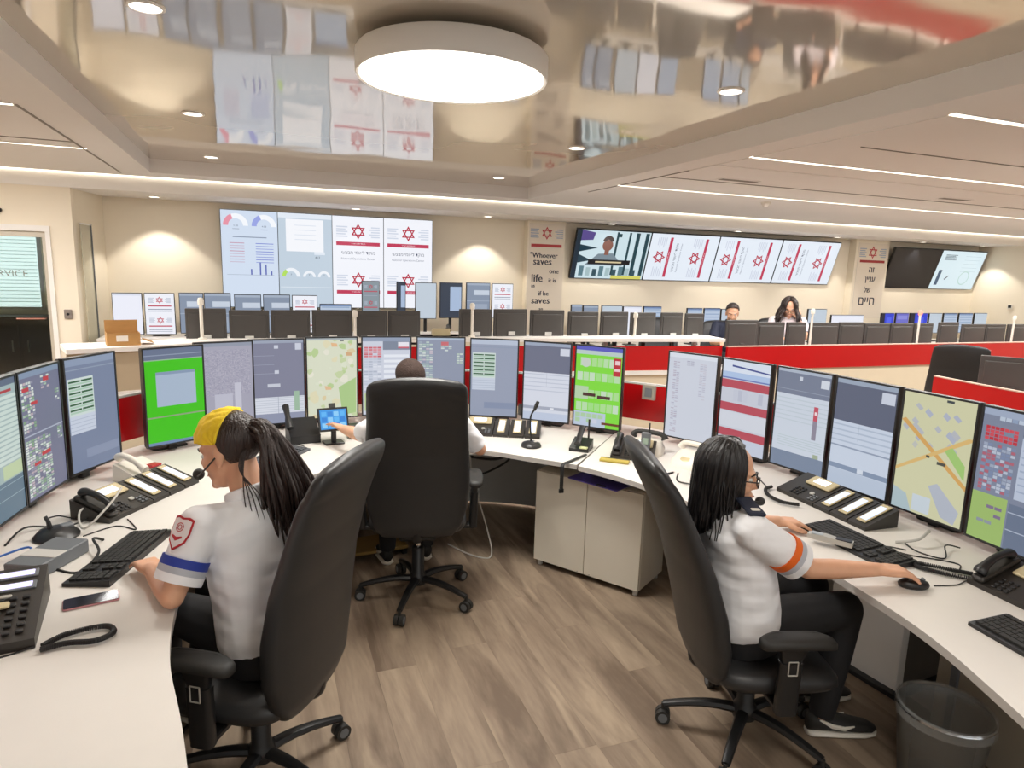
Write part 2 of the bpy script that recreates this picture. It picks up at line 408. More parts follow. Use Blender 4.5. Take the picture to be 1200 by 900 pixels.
# door
dr = thing('door_1', 'glazed door with pale frame and lettering in the cream wall', None, (-2.505, 8.5, 0)); dr['kind'] = 'structure'
f = MB(); f.box(-0.445, -0.40, -0.02, 0.09, 0, 2.13); f.box(0.40, 0.445, -0.02, 0.09, 0, 2.13); f.box(-0.40, 0.40, -0.02, 0.09, 2.07, 2.13)
f.build('door_frame', WHITE_PAINT, dr)
f = MB(); f.box(-0.40, -0.35, 0.02, 0.06, 0.01, 2.07); f.box(0.36, 0.40, 0.02, 0.06, 0.01, 2.07); f.box(-0.35, 0.36, 0.02, 0.06, 2.01, 2.07); f.box(-0.35, 0.36, 0.02, 0.06, 0.01, 0.10)
f.build('door_leaf', mat('door_aluminium', 'C9C0AF', 0.4, 0.2), dr)
MB().box(-0.35, 0.36, 0.036, 0.042, 0.10, 2.01).build('pane', GLASS, dr)
h = MB(); h.cyl((0.33, -0.03, 1.15), (0.08, -0.03, 1.15), 0.011, n=10); h.cyl((0.33, 0.03, 1.15), (0.33, -0.03, 1.15), 0.009, n=8); h.build('door_handle', mat('copper_handle', 'A87868', 0.35, 0.7), dr, True)
pg = Page(0.42, 0.13, 'FFFFFF'); pg.mb = MB()
pg.text('SERVICE', 0.5, 0.5, 0.55, '8C908A')
o = pg.build('lettering', PRINT, dr); o.location = (0.02, 0.034, 1.56)
rd = thing('card_reader', 'grey card reader beside the glass door', 'card reader', (-1.955, 8.499, 1.15))
MB().rbox(0, -0.012, 0.05, 0.075, 0.024, 0.1, 0.008).build('body', mat('reader_grey', '8B8078', 0.5), rd)
MB().cyl((0, -0.024, 0.05), (0, -0.029, 0.05), 0.014, n=14).build('sensor', BLACK_PL, rd)
ds = thing('door_sensor', 'dark rounded motion sensor above the glass door', 'sensor', (-2.52, 8.5, 2.24))
MB().sphere((0, -0.02, 0.03), (0.06, 0.035, 0.03), 14, 8).build('housing', BLACK_PL, ds, 'all'); MB().rbox(0, -0.005, 0.03, 0.1, 0.012, 0.04, 0.005).build('base_plate', GREY_PL, ds)
# glazed side panel on the return wall
sp = thing('window_2', 'narrow glazed side panel beside the wall corner', None, (-1.80, 8.78, 0), math.atan2(0.8, 0.13)); sp['kind'] = 'structure'
MB().box(-0.13, 0.13, -0.012, -0.004, 0.05, 2.17).build('pane', mat('side_glass', 'E6E2CC', 0.05, alpha=0.4, var=0.05), sp)
g = MB(); g.box(0.13, 0.145, -0.02, 0.0, 0, 2.19); g.build('edge_profile', GREY_PL, sp); MB().box(-0.14, 0.13, -0.02, 0, 2.17, 2.185).build('head_profile', WHITE_PAINT, sp)

# ceiling: flat white field with a recess (X -1.02..3.2, Y -3..8.03)
c = MB(); c.box(-7.2, -1.02, -4.2, 8.5, 2.70, 2.95); c.box(3.2, 13.6, -4.2, 8.5, 2.70, 2.95); c.box(-1.02, 3.2, 8.03, 8.5, 2.70, 2.95); c.box(-1.02, 3.2, -4.2, -3.0, 2.70, 2.95)
struct('ceiling', c, WHITE_CEIL, label='flat white ceiling around the glossy recess')
struct('ceiling_recess', MB().box(-1.02, 3.2, -3.0, 8.03, 2.84, 2.90), FILM, label='glossy stretched film in the ceiling recess')
struct('ceiling_back', MB().box(-2.0, 13.6, 8.5, 9.55, 2.54, 2.95), WHITE_CEIL, label='lowered soffit along the back wall')
# panel joints of the flat ceiling
JT = mat('ceiling_joint', '8E877E', 0.7); JW = mat('ceiling_joint_white', 'F2EEE8', 0.6)
for i, (x0, x1, y0, y1, m) in enumerate(((-1.325, -1.31, 4.95, 8.2, JT), (3.462, 3.474, 2.7, 5.0, JW), (3.462, 12.0, 4.645, 4.657, JW), (3.8, 12, 3.55, 3.557, JT),
        (3.462, 3.47, 5.0, 6.9, JT), (-1.9, -1.31, 6.28, 6.29, JT), (3.47, 12, 5.45, 5.456, JT))):
    struct('trim_%d' % (i + 1), MB().box(x0, x1, y0, y1, 2.694, 2.701), m, label='thin ceiling panel joint')
# LED strips
def strip(x0, x1, y, wd, power, label):
    t = thing('led_strip_light', label, 'ceiling light', ((x0 + x1) / 2, y, 2.70), 0, 'recessed LED strip lights')
    l = x1 - x0
    MB().box(-l / 2, l / 2, -wd / 2, wd / 2, -0.004, 0.002).build('diffuser', STRIP_ON, t)
    g = MB(); g.box(-l / 2 - .006, l / 2 + .006, -wd / 2 - 0.006, -wd / 2, -0.006, 0.002); g.box(-l / 2 - .006, l / 2 + .006, wd / 2, wd / 2 + 0.006, -0.006, 0.002); g.build('frame', WHITE_PAINT, t)
    if power: area('strip_light', t, (0, 0, -0.02), l, 0.08, power)
strip(3.46, 12.5, 6.2, 0.05, 320, 'long LED strip in right ceiling nearest the back cove')
strip(3.46, 12.5, 4.22, 0.05, 290, 'middle LED strip in the ceiling right of the recess')
strip(3.46, 12.5, 2.66, 0.05, 150, 'nearest LED strip in the ceiling right of the recess')
strip(-6.9, -1.30, 6.6, 0.05, 260, 'LED strip in left ceiling nearer the glass door')
strip(-6.9, -1.34, 4.95, 0.05, 130, 'LED strip in left ceiling nearer the camera')
cv = thing('cove_light', 'continuous thin cove light along the lowered soffit edge', 'ceiling light', (3.2, 8.49, 2.70))
MB().box(-10.3, 10.2, -0.025, 0.0, -0.008, 0.0).build('diffuser', STRIP_ON, cv)
MB().box(-10.3, 10.2, 0.0, 0.009, -0.16, 0.0).build('fascia', WHITE_PAINT, cv)
# vents, detector
for x, y, lb in ((4.19, 5.27, 'slot air vent in ceiling near the recess corner'), (6.95, 5.2, 'slot air vent in ceiling farther right')):
    t = thing('air_vent', lb, 'air vent', (x, y, 2.70))
    MB().box(-0.22, 0.22, -0.05, 0.05, -0.006, 0.001).build('frame', WHITE_CEIL, t)
    for k in range(3): MB().box(-0.20, 0.20, -0.035 + k * 0.026, -0.017 + k * 0.026, -0.009, -0.005).build('slat', JT, t)
t = thing('smoke_detector', 'white smoke detector on the right ceiling', 'smoke detector', (5.68, 6.61, 2.70))
MB().lathe([(0.055, 0), (0.055, -0.02), (0.04, -0.035), (0.03, -0.05), (0.012, -0.055)], 20).build('housing', WHITE_PL, t, True); MB().lathe([(0.062, 0.0), (0.062, -0.008)], 20).build('base', WHITE_PL, t)

# round pendant lamp in the recess, plus two added out of view
def round_lamp(x, y, label, power):
    t = thing('round_ceiling_lamp', label, 'ceiling lamp', (x, y, 2.84), 0, 'large round recess lamps')
    z0 = -0.15
    MB().lathe([(0.425, z0 + 0.012), (0.445, z0), (0.45, z0 + 0.01), (0.45, z0 + 0.10), (0.44, z0 + 0.112), (0.10, z0 + 0.115)], 64).build('drum', mat('lamp_white_metal', 'F0EDE8', 0.45, var=0.02), t, True)
    MB().lathe([(0.0001, z0 + 0.004), (0.43, z0 + 0.004), (0.43, z0 + 0.011), (0.0001, z0 + 0.011)], 64, cap=False).build('diffuser', LAMP_ON, t)
    MB().lathe([(0.02, z0 + 0.11), (0.02, -0.02), (0.105, -0.015), (0.11, 0.0)], 28).build('canopy', SILVER, t, True)
    area('lamp_light', t, (0, 0, z0 - 0.012), 0.84, 0.84, power, (1, 0.98, 0.94), 'DISK')
round_lamp(0.885, 3.24, 'large round white drum lamp hanging in the ceiling recess', 95)
round_lamp(0.9, 0.3, 'unseen round fill lamp added above the camera', 32)  # added out of view to even out the light
round_lamp(0.9, -2.0, 'unseen round fill lamp added at the near end of the recess', 30)  # another unseen lamp, added as fill behind the camera
MB_ = MB().lathe([(0.10, 0), (0.10, -0.025), (0.085, -0.03)], 28)
t = thing('ceiling_speaker', 'flat grey round fitting beside the big lamp', 'ceiling fitting', (1.08, 3.14, 2.84)); MB_.build('cover', SILVER, t, True); MB().lathe([(0.075, -0.03), (0.075, -0.034)], 24).build('grille', GREY_PL, t)

def downlight(x, y, z, label, group, power, r=0.055, ang=70, blend=0.3):
    t = thing('downlight', label, 'downlight', (x, y, z), 0, group)
    MB().lathe([(r * 1.25, 0.0), (r * 1.25, -0.006), (r * 1.02, -0.009), (r, -0.004)], 24, cap=False).build('trim_ring', WHITE_PAINT, t, True)
    MB().lathe([(0.0001, -0.005), (r, -0.005), (r, -0.001), (0.0001, -0.001)], 24, cap=False).build('lens', LAMP_ON, t)
    spot('downlight_beam', t, (0, 0, -0.02), power, ang, blend)
for x, y, lb in ((-0.40, 5.44, 'downlight in glossy recess, left row, nearer one'), (-0.41, 7.55, 'downlight in glossy recess, back left corner'), (2.57, 7.37, 'downlight in glossy recess, back right corner'),
                 (2.52, 5.27, 'downlight in glossy recess, right row, middle one'), (2.5, 3.27, 'downlight in glossy recess, right row, nearest one'), (-0.4, 3.3, 'downlight in glossy recess left of the big lamp, beyond the frame')):
    downlight(x, y, 2.84, lb, 'downlights in the glossy recess', 75, 0.06, 120, 0.7)
for i, x in enumerate((-1.12, 1.2, 3.0, 4.95, 7.25, 9.35, 11.4, 13.0)):
    downlight(x, 9.02, 2.54, '%s downlight from the left in the soffit before the back wall' % ('first', 'second', 'third', 'fourth', 'fifth', 'sixth', 'seventh', 'eighth')[i], 'downlights along the back wall', 85, 0.055, 96, 0.3)

# pillars with printed banners
BAN = 'E9DDCB'
def emblem(pg, u, v, r, side=True, grey='A9B2C2', red='C0303A'):
    pg.star(u, v, r, red, 0.15)
    A = pg.asp()
    if side:
        for k in range(5):
            vv = v - 0.62 * r * A + k * 0.30 * r * A
            pg.rect(u - 2.75 * r, vv, u - 1.35 * r - (0.25 * r if k % 2 else 0), vv + 0.16 * r * A, grey)
            pg.rect(u + 1.35 * r + (0.3 * r if k % 2 == 0 else 0), vv, u + 2.75 * r, vv + 0.16 * r * A, grey)
for i, (x0, x1) in enumerate(((3.70, 4.30), (10.05, 10.85))):
    struct('pillar_%d' % (i + 1), MB().box(x0, x1, 9.25, 9.4, 0, 2.54), WALL, label='shallow cream pillar on the back wall')
pw, ph = 0.56, 1.6
pg = Page(pw, ph, BAN); emblem(pg, 0.5, 0.085, 0.17); pg.rect(0.06, 0.185, 0.94, 0.212, 'B83A3C')
INK = '2E2C3C'
for s_, u, v_, hh, wm in (('"Whoever', 0.44, 0.285, 0.05, 0.78), ('saves', 0.40, 0.352, 0.042, 0.7), ('one', 0.74, 0.435, 0.03, 0.36), ('life', 0.26, 0.495, 0.07, 0.42), ('it is', 0.70, 0.515, 0.036, 0.32),
                          ('as', 0.15, 0.57, 0.022, 0.18), ('if he', 0.46, 0.635, 0.042, 0.4), ('saves', 0.38, 0.71, 0.042, 0.7), ('an', 0.40, 0.785, 0.022, 0.2), ('entire', 0.45, 0.855, 0.04, 0.6), ('world"', 0.5, 0.93, 0.045, 0.65)):
    pg.text(s_, u, v_, hh, INK, wm, bold=0.006)
t = thing('wall_banner', 'cream printed banner with red star and English quotation', 'banner', (4.0, 9.245, 0.90)); pg.build('print', PRINT, t); MB().box(-pw / 2, pw / 2, 0.0005, 0.004, 0, ph).build('backing', LGREY, t)
pw, ph = 0.70, 1.35
pg = Page(pw, ph, BAN); emblem(pg, 0.5, 0.12, 0.165); pg.rect(0.08, 0.222, 0.94, 0.255, 'A83434')
for s_, u, v_, hh, wm in (('זה', 0.52, 0.35, 0.065, 0.34), ('עניין', 0.5, 0.485, 0.085, 0.66), ('של', 0.44, 0.615, 0.075, 0.34), ('חיים', 0.46, 0.77, 0.10, 0.8)):
    pg.text(rtl(s_), u, v_, hh, INK, wm, bold=0.006)
t = thing('wall_banner', 'cream printed banner with red star and Hebrew lettering', 'banner', (10.46, 9.245, 1.13)); pg.build('print', PRINT, t); MB().box(-pw / 2, pw / 2, 0.0005, 0.004, 0, ph).build('backing', LGREY, t)

# ---------------------------------------------------------------- wall screens
def wall_screen(page, w_, h_, loc, tilt, label, group, tint=None, fw=0.006):
    t = thing('wall_screen', label, 'wall screen', loc, 0, group); t.rotation_euler = (tilt, 0, 0)
    MB().rbox(0, 0.03, h_ / 2, w_ + 2 * fw, 0.05, h_ + 2 * fw, 0.004).build('casing', BLACK_PL, t)
    o = page.build('screen', SCREEN, t); o.location = (0, 0.0035, 0)
    MB().rbox(0, 0.065, h_ / 2, w_ * 0.5, 0.03, h_ * 0.5, 0.01).build('mount', BLACK_MATTE, t)
    return t
def poster(w_, h_, base='F4F6FD', rot=False, reps=2):
    p = Page(w_, h_, base); p.rot = rot
    for k in range(reps):
        b = k * 0.53
        emblem(p, 0.5, 0.16 + b, 0.155, True, 'D2D9E8', 'B8243F')
        p.rect(0.07, 0.275 + b, 0.93, 0.315 + b, 'C23A58')
        p.text(rtl('מגן דוד אדום בישראל'), 0.5, 0.295 + b, 0.018, 'F6E3E8', 0.7)
        if 0.46 + b < 0.99:
            p.text(rtl('מוקד לאומי מבצעי'), 0.5, 0.395 + b, 0.05, '565C70', 0.88)
            p.text('National Operations Center', 0.5, 0.46 + b, 0.03, '7C8296', 0.88)
    return p
VW, VH = 0.672, 1.21
g = 'portrait screens of the left video wall'
p = Page(VW, VH, 'D3E0F2')
for u, c_ in ((0.26, 'E895A8'), (0.76, '9AA6E6')):
    p.ring(u, 0.155, 0.13, 0.22, 0, PI, 'F6F9FE'); p.ring(u, 0.155, 0.13, 0.22, 0.62 * PI, PI, c_); p.text('5.28' if u < .5 else '4.08', u, 0.155, 0.018, '6A7488', 0.16); p.rect(u - 0.06, 0.185, u + 0.06, 0.193, 'A8B4C6')
p.rect(0.2, 0.265, 0.8, 0.275, '8E9AAE')
for k in range(8):
    p.rect(0.14, 0.33 + k * 0.028, 0.40, 0.337 + k * 0.028, 'C9B4C8' if k % 3 else 'C28AA0'); p.rect(0.60, 0.33 + k * 0.028, 0.92, 0.337 + k * 0.028, '8E9ADA' if k % 3 else '6A78D0')
for k, (u, hh) in enumerate(((0.5, .06), (0.66, .13), (0.76, .11), (0.86, .04))): p.rect(u, 0.66 - hh, u + 0.025, 0.66, '5A66B4')
p.rect(0.08, 0.66, 0.92, 0.665, 'A8B4C6')
wall_screen(p, VW, VH, (-0.095, 9.3, 1.245), 0, 'video wall screen with pink and blue gauges, leftmost of four', g)
p = Page(VW, VH, 'C3D2E0'); p.rect(0, 0.0, 1, 0.05, 'E4ECF6'); p.rect(0.14, 0.06, 0.84, 0.40, 'F6F8FD'); p.rect(0.66, 0.40, 0.86, 0.43, 'E4ECF6'); p.text('412', 0.72, 0.46, 0.025, '4A5564', 0.2)
for k in range(4): p.rect(0.3, 0.12 + k * 0.05, 0.7, 0.127 + k * 0.05, 'DCE4F0')
for u, c_ in ((0.22, 'B4E060'), (0.56, 'F0F4FA'), (0.84, 'F0F4FA')):
    R_ = 0.17 if u < .3 else 0.12
    p.ring(u, 0.67, R_ * 0.6, R_, 0, PI, 'F0F4FA'); p.ring(u, 0.67, R_ * 0.6, R_, 0.7 * PI, PI, c_); p.text('7', u, 0.65, 0.018, '3C4654')
p.rect(0.02, 0.78, 0.98, 0.785, 'E6EEF6')
wall_screen(p, VW, VH, (0.585, 9.3, 1.245), 0, 'video wall screen with white window over gauges, second of four', g)
wall_screen(poster(VW, VH), VW, VH, (1.265, 9.3, 1.245), 0, 'video wall poster screen with red star, third of four', g)
wall_screen(poster(VW, VH), VW, VH, (1.945, 9.3, 1.245), 0, 'video wall poster screen with red star, rightmost of four', g)
TW, TH = 1.262, 0.75; TILT = math.radians(17.5)
g = 'landscape screens between the pillars'
p = Page(TW, TH, 'CFE3EA')
p.rect(0, 0, 0.06, 1, '23303C'); p.poly([(0.06, 0), (0.24, 0.05), (0.22, 0.2), (0.06, 0.22)], '5A4C8A'); p.poly([(0.06, 0.3), (0.3, 0.36), (0.06, 0.45)], '1E3A46'); p.poly([(0.06, 0.5), (0.24, 0.62), (0.06, 0.68)], '2C4450')
for u in (0.53, 0.70, 0.80, 0.93): p.rect(u, 0.02, u + (0.05 if u > .75 else 0.03), 0.92, '24444C')
p.rect(0.53, 0.05, 0.6, 0.12, '24444C')
p.poly([(0.16, 0.72), (0.32, 0.48), (0.52, 0.46), (0.68, 0.72)], '7C8C96'); p.ring(0.43, 0.30, 0.0, 0.072, 0, 2 * PI, '8A5A4A'); p.ring(0.43, 0.23, 0.03, 0.076, 0.1, PI - 0.1, '4A3A34'); p.rect(0.40, 0.36, 0.46, 0.5, '8A5A4A')
p.rect(0.2, 0.60, 0.78, 0.70, '1C1A1C'); p.rect(0.3, 0.635, 0.66, 0.665, 'D8C8A0')
for k in range(9): p.rect(0.1 + 0.09 * k, 0.74 + 0.03 * (k % 3), 0.16 + 0.09 * k, 0.95, ('5C7C86', 'A8C0C4', '36525C')[k % 3])
p.rect(0.55, 0.93, 0.98, 1.0, 'D8D46A')
wall_screen(p, TW, TH, (5.09, 9.36, 1.725), TILT, 'tilted wall screen showing a television newscast', g, fw=0.01)
for k, lb in enumerate(('tilted poster screen with red stars next to the newscast', 'tilted poster screen with red stars, third of the four', 'tilted poster screen with red stars nearest the Hebrew banner')):
    wall_screen(poster(TW, TH, 'E8F0FA', True), TW, TH, (6.375 + k * 1.285, 9.36, 1.725), TILT, lb, g, fw=0.01)
g = 'landscape screens right of the Hebrew banner'
p = Page(1.2, TH, '231E1A'); p.rect(0.02, 0.03, 0.98, 0.97, '2A2420')
wall_screen(p, 1.2, TH, (11.5, 9.36, 1.70), TILT, 'switched off dark tilted wall screen', g, fw=0.01)
p = Page(1.2, TH, 'DCEEF4')
for k in range(5): p.rect(0.1, 0.10 + k * 0.03, 0.36 - 0.04 * (k % 2), 0.115 + k * 0.03, '4A5A66'); p.rect(0.55, 0.12 + k * 0.1, 0.9, 0.128 + k * 0.1, 'B4CCD4')
p.rect(0.08, 0.5, 0.15, 0.9, '4A5E74'); p.poly([(0.26, 0.74), (0.33, 0.64), (0.34, 0.66), (0.28, 0.76)], '4A4450'); p.ring(0.7, 0.7, 0.1, 0.115, 0, 2 * PI, 'B8D8D0', 20)
wall_screen(p, 1.2, TH, (12.72, 9.36, 1.70), TILT, 'pale tilted wall screen showing a document, rightmost', g, fw=0.01)
t = thing('thermostat', 'small dark wall control on the right wall', 'thermostat', (13.415, 8.62, 1.35), -PI / 2)
MB().rbox(0, -0.012, 0.05, 0.09, 0.024, 0.09, 0.006).build('body', WHITE_PL, t); MB().rbox(0, -0.026, 0.055, 0.06, 0.006, 0.05, 0.003).build('display', BLACK_PL, t)
# ================================================================== NEAR HORSESHOE OF DESKS
DZ = 0.735
IN_L = [(-0.06, 0.5), (-0.13, 1.1), (-0.2, 1.56), (-0.264, 1.89), (-0.28, 2.2), (-0.26, 2.55), (-0.17, 2.9)]
IN_M = [(-0.17, 2.9), (0.05, 3.3), (0.4, 3.6), (0.8, 3.76), (1.21, 3.72), (1.52, 3.43), (1.66, 3.285)]
IN_R = [(1.66, 3.265), (1.815, 2.95), (1.93, 2.5), (1.985, 2.0), (1.967, 1.64), (1.914, 1.31), (1.79, 0.97), (1.6, 0.5)]
OUT_L = [(-1.3, 0.5), (-1.3, 3.0), (-1.17, 3.65), (-0.85, 4.12)]
OUT_M = [(-0.85, 4.12), (-0.42, 4.6), (0.1, 4.88), (0.8, 4.97), (1.5, 4.82), (1.95, 4.58), (2.45, 4.12)]
OUT_R = [(2.45, 4.12), (2.78, 3.68), (3.0, 3.1), (3.06, 2.2), (3.06, 0.5)]
def sm2(p, n=5): return [(q[0], q[1]) for q in arc([(a, b, 0) for a, b in p], n)]
def worktop(poly, z0, z1, parent, name='worktop'):
    n = len(poly); m = MB()
    m.add([(x, y, z0) for x, y in poly] + [(x, y, z1) for x, y in poly], [tuple(range(n, 2 * n)), tuple(range(n - 1, -1, -1))])
    m.mi = 1; m.add([(x, y, z0) for x, y in poly] + [(x, y, z1) for x, y in poly], [(i, (i + 1) % n, n + (i + 1) % n, n + i) for i in range(n)])
    return m.build(name, [DESK, DESK_EDGE], parent)
def desk(label, inn, out):
    t = thing('workstation_desk', label, 'desk', (0, 0, 0), 0, 'desk sections of the near horseshoe')
    i_, o_ = sm2(inn), sm2(out)
    worktop(i_ + o_[::-1], DZ - 0.028, DZ, t)
    sgn = 1
    pth = offs(o_, -0.05)
    MB().strip(pth, 0.03, 0.80, 1.05).build('privacy_panel', RED, t, True)
    MB().strip(offs(o_, -0.052), 0.034, 1.05, 1.062).build('top_rail', LGREY, t, True)
    MB().strip(pth, 0.025, 0.02, DZ - 0.03).build('modesty_panel', GREY_PANEL, t, True)
    for k in (len(pth) // 5, len(pth) // 2, 4 * len(pth) // 5):
        x, y = pth[k]; MB().box(x - 0.02, x + 0.02, y - 0.02, y + 0.02, 0.70, 0.82).build('bracket', GREY_PL, t)
    return t
# out paths run with the room centre on the right-hand side for offsets below zero
dl = desk('white curved desk section on the left with grey edge', IN_L, OUT_L)
dm = desk('white curved desk section in the middle before the arc of monitors', IN_M, OUT_M)
dr_ = desk('white curved desk section on the right under the mouse', IN_R, OUT_R)
# pedestal under the right worktop and its cable panel
t = thing('desk_pedestal', 'grey and white support block under the right desk', 'pedestal', (2.60, 2.02, 0), math.radians(6))
MB().rbox(0.0, 0.06, 0.355, 0.05, 0.36, 0.70, 0.004).build('side_panel', WHITE_PAINT, t)
MB().rbox(0.19, -0.105, 0.355, 0.33, 0.03, 0.70, 0.004).build('front_panel', DARK_WOOD, t)
MB().rbox(0.38, 0.06, 0.355, 0.05, 0.36, 0.70, 0.004).build('side_panel', WHITE_PAINT, t)
MB().rbox(0.19, 0.06, 0.012, 0.5, 0.42, 0.024, 0.004).build('foot_plate', BLACK_PL, t)
t = thing('desk_screen', 'beige inner panel under the right desk front', 'panel', (2.55, 1.22, 0), 0)
MB().rbox(0, 0, 0.355, 0.025, 0.95, 0.70, 0.004).build('panel', mat('inner_panel', 'A79F90', 0.5), t)
MB().rbox(0, 0.4, 0.36, 0.05, 0.03, 0.7, 0.004).build('post', GREY_PL, t)
t = thing('power_strip', 'black power strip fixed under the right desk', 'power strip', (2.527, 1.47, 0.52), 0)
MB().rbox(0, 0, 0, 0.02, 0.26, 0.05, 0.006).build('body', BLACK_PL, t)
for k in range(4): MB().cyl((-0.008, -0.09 + 0.06 * k, 0), (-0.0125, -0.09 + 0.06 * k, 0), 0.017, n=14).build('socket', BLACK_MATTE, t)
# low white cabinet under the middle/right joint
cx0, cy0, cx1, cy1 = 1.566, 3.627, 1.966, 3.038
ang = math.atan2(cy1 - cy0, cx1 - cx0); L_ = math.hypot(cx1 - cx0, cy1 - cy0)
t = thing('low_cabinet', 'low white two door cabinet under the desk joint', 'cabinet', (cx0, cy0, 0), ang)
CABW = mat('cabinet_white', 'DED7C8', 0.5, var=0.02)
MB().rbox(L_ / 2, 0.17, 0.325, L_, 0.33, 0.58, 0.004).build('body', CABW, t)
for k in range(2):
    d = MB().rbox(L_ * (0.25 + 0.5 * k), -0.004, 0.325, L_ / 2 - 0.004, 0.018, 0.575, 0.003).build('door', CABW, t)
    MB().cyl((L_ * 0.5 + (0.04 if k else -0.04), -0.012, 0.045), (L_ * 0.5 + (0.04 if k else -0.04), -0.016, 0.045), 0.004, n=8).build('lock', SILVER, d)
for x in (0.03, L_ - 0.03):
    for y in (0.02, 0.30): MB().cyl((x, y, 0), (x, y, 0.036), 0.016, n=12).build('foot', LGREY, t)
t = thing('plastic_folder', 'purple plastic folder lying on the low cabinet', 'folder', (1.83, 3.29, 0.6165), math.radians(-62))
MB().rbox(0, 0, 0.011, 0.34, 0.22, 0.006, 0.01).build('cover', PURPLE, t); MB().rbox(0.0, 0.005, 0.0045, 0.32, 0.20, 0.007, 0.003).build('paper', WHITE_PL, t); MB().rbox(0.06, -0.10, 0.016, 0.06, 0.02, 0.006, 0.003).build('clip', BLACK_PL, t)

# ---------------------------------------------------------------- near portrait monitors
NW, NH = 0.345, 0.56
def cells(p, u0, v0, u1, v1, nu, nv, cols, fill=0.8, hf=0.7, seed=1):
    R = random.Random(seed)
    for i in range(nu):
        for j in range(nv):
            if R.random() > fill: continue
            a = u0 + (u1 - u0) * i / nu; b = v0 + (v1 - v0) * j / nv
            p.rect(a, b, a + (u1 - u0) / nu * 0.88, b + (v1 - v0) / nv * hf, R.choice(cols))
def rows(p, u0, v0, u1, v1, n, c, th=0.35):
    for j in range(n):
        v = v0 + (v1 - v0) * j / n; p.rect(u0, v, u1, v + (v1 - v0) / n * th, c)
def pg(base): return Page(NW - 0.018, NH - 0.018, base)
def bars(p, u0, v0, u1, v1, n, seed=1):
    p.rect(u0, v0, u1, v1, 'C9D6D2')
    for j in range(n):
        v = v0 + 0.02 + (v1 - v0 - 0.03) * j / n; h = (v1 - v0) / n
        p.rect(u0 + 0.02, v, u0 + (u1 - u0) * 0.48, v + h * 0.30, '2F5C3A'); p.rect(u0 + (u1 - u0) * 0.52, v, u1 - 0.02, v + h * 0.30, '2F5C3A')
        p.rect(u0 + 0.02, v + h * 0.42, u1 - 0.02, v + h * 0.72, 'A7C4B0')
def s_L1():
    p = pg('9DB0B0'); p.rect(0, 0, 1, 0.05, '59657A'); p.rect(0, .08, .9, .1, 'A83038'); rows(p, 0, .12, 1, .62, 14, 'C4D2CC', .7); p.rect(.55, .62, 1, .72, 'B8C8A0'); p.rect(0, .73, 1, 1, '5E7484'); rows(p, 0, .76, 1, .95, 2, 'A8BCC4', .04); return p
def s_L2(seed=3):
    p = pg('6E7088'); p.rect(0, 0, 1, .045, '7E8EA6'); C = ['C6CFC8', '9FB8A2', 'B9A9B0', '8C8CA0', 'D8DED8', '7FA07C']
    cells(p, .04, .08, .34, .47, 5, 16, C, .85, .75, seed); cells(p, .52, .06, .74, .17, 3, 5, C, .7, .7, seed + 1); cells(p, .86, .2, .97, .3, 2, 5, C, .8, .7, seed + 2)
    for a in ((.06, .12, .22, .15), (.58, .075, .72, .11), (.24, .24, .4, .265)): p.rect(*a, 'B8303A')
    p.rect(0, .49, 1, .5, 'A8AEC0'); cells(p, .04, .53, .66, .98, 9, 22, C, .85, .75, seed + 4); cells(p, .84, .5, .97, .62, 2, 7, C, .8, .7, seed + 5)
    for a in ((.4, .66, .62, .69), (.2, .72, .36, .745)): p.rect(*a, 'B8303A')
    return p
def s_bars(bg='74809A', top='8896AE'):
    p = pg(bg); p.rect(0, 0, 1, .06, top); p.rect(0, .09, 1, .1, '8C98AC'); bars(p, .03, .17, .53, .5, 6); p.rect(.03, .5, .53, .66, 'C3CBDA'); rows(p, .03, .53, .53, .66, 4, 'A9B4C8', .2); p.rect(0.3, .82, .98, .9, '848FA8'); return p
def s_green():
    p = pg('3DBE04'); p.rect(0, 0, 1, .11, '66718A'); p.rect(0, .06, 1, .07, '8C98AC'); p.rect(0.0, .11, 1, .12, '96B49A'); p.rect(.18, .24, .86, .60, 'A4B4C8'); p.rect(.18, .24, .86, .27, '8496AE'); p.rect(0, .70, 1, .715, '8C9A7C'); p.rect(0, .97, 1, 1, '6E86A8'); return p
def s_noise():
    p = pg('A3A2B2'); p.rect(0, 0, 1, .04, '8F96A6'); cells(p, .04, .08, .96, .6, 40, 60, ['9694A6', 'ABA9BA', '9B98AC', 'B0AEBC'], .6, .9, 5); p.rect(.3, .58, .62, .98, 'B9B9C8'); p.rect(.66, .46, .78, .98, 'C0C0CE'); return p
def s_M3():
    p = pg('7F8196'); p.rect(0, 0, 1, .035, '9AA2B4')
    for a in ((.84, .04, .96, .12), (.44, .06, .52, .1), (.44, .36, .52, .4)): p.rect(*a, 'C8CCDA')
    rows(p, .04, .18, .44, .5, 3, 'A2A6B8', .04); p.rect(.3, .52, .54, .56, 'C4C8D4'); p.rect(0, .68, 1, .88, 'D4D8E2'); rows(p, .02, .69, .98, .88, 7, 'B8BECC', .25); p.rect(.49, .68, .5, .88, 'A0A6B6'); p.rect(.8, .62, .9, .86, '9CB8A0'); p.rect(0, .88, 1, 1, '8E94AA'); return p
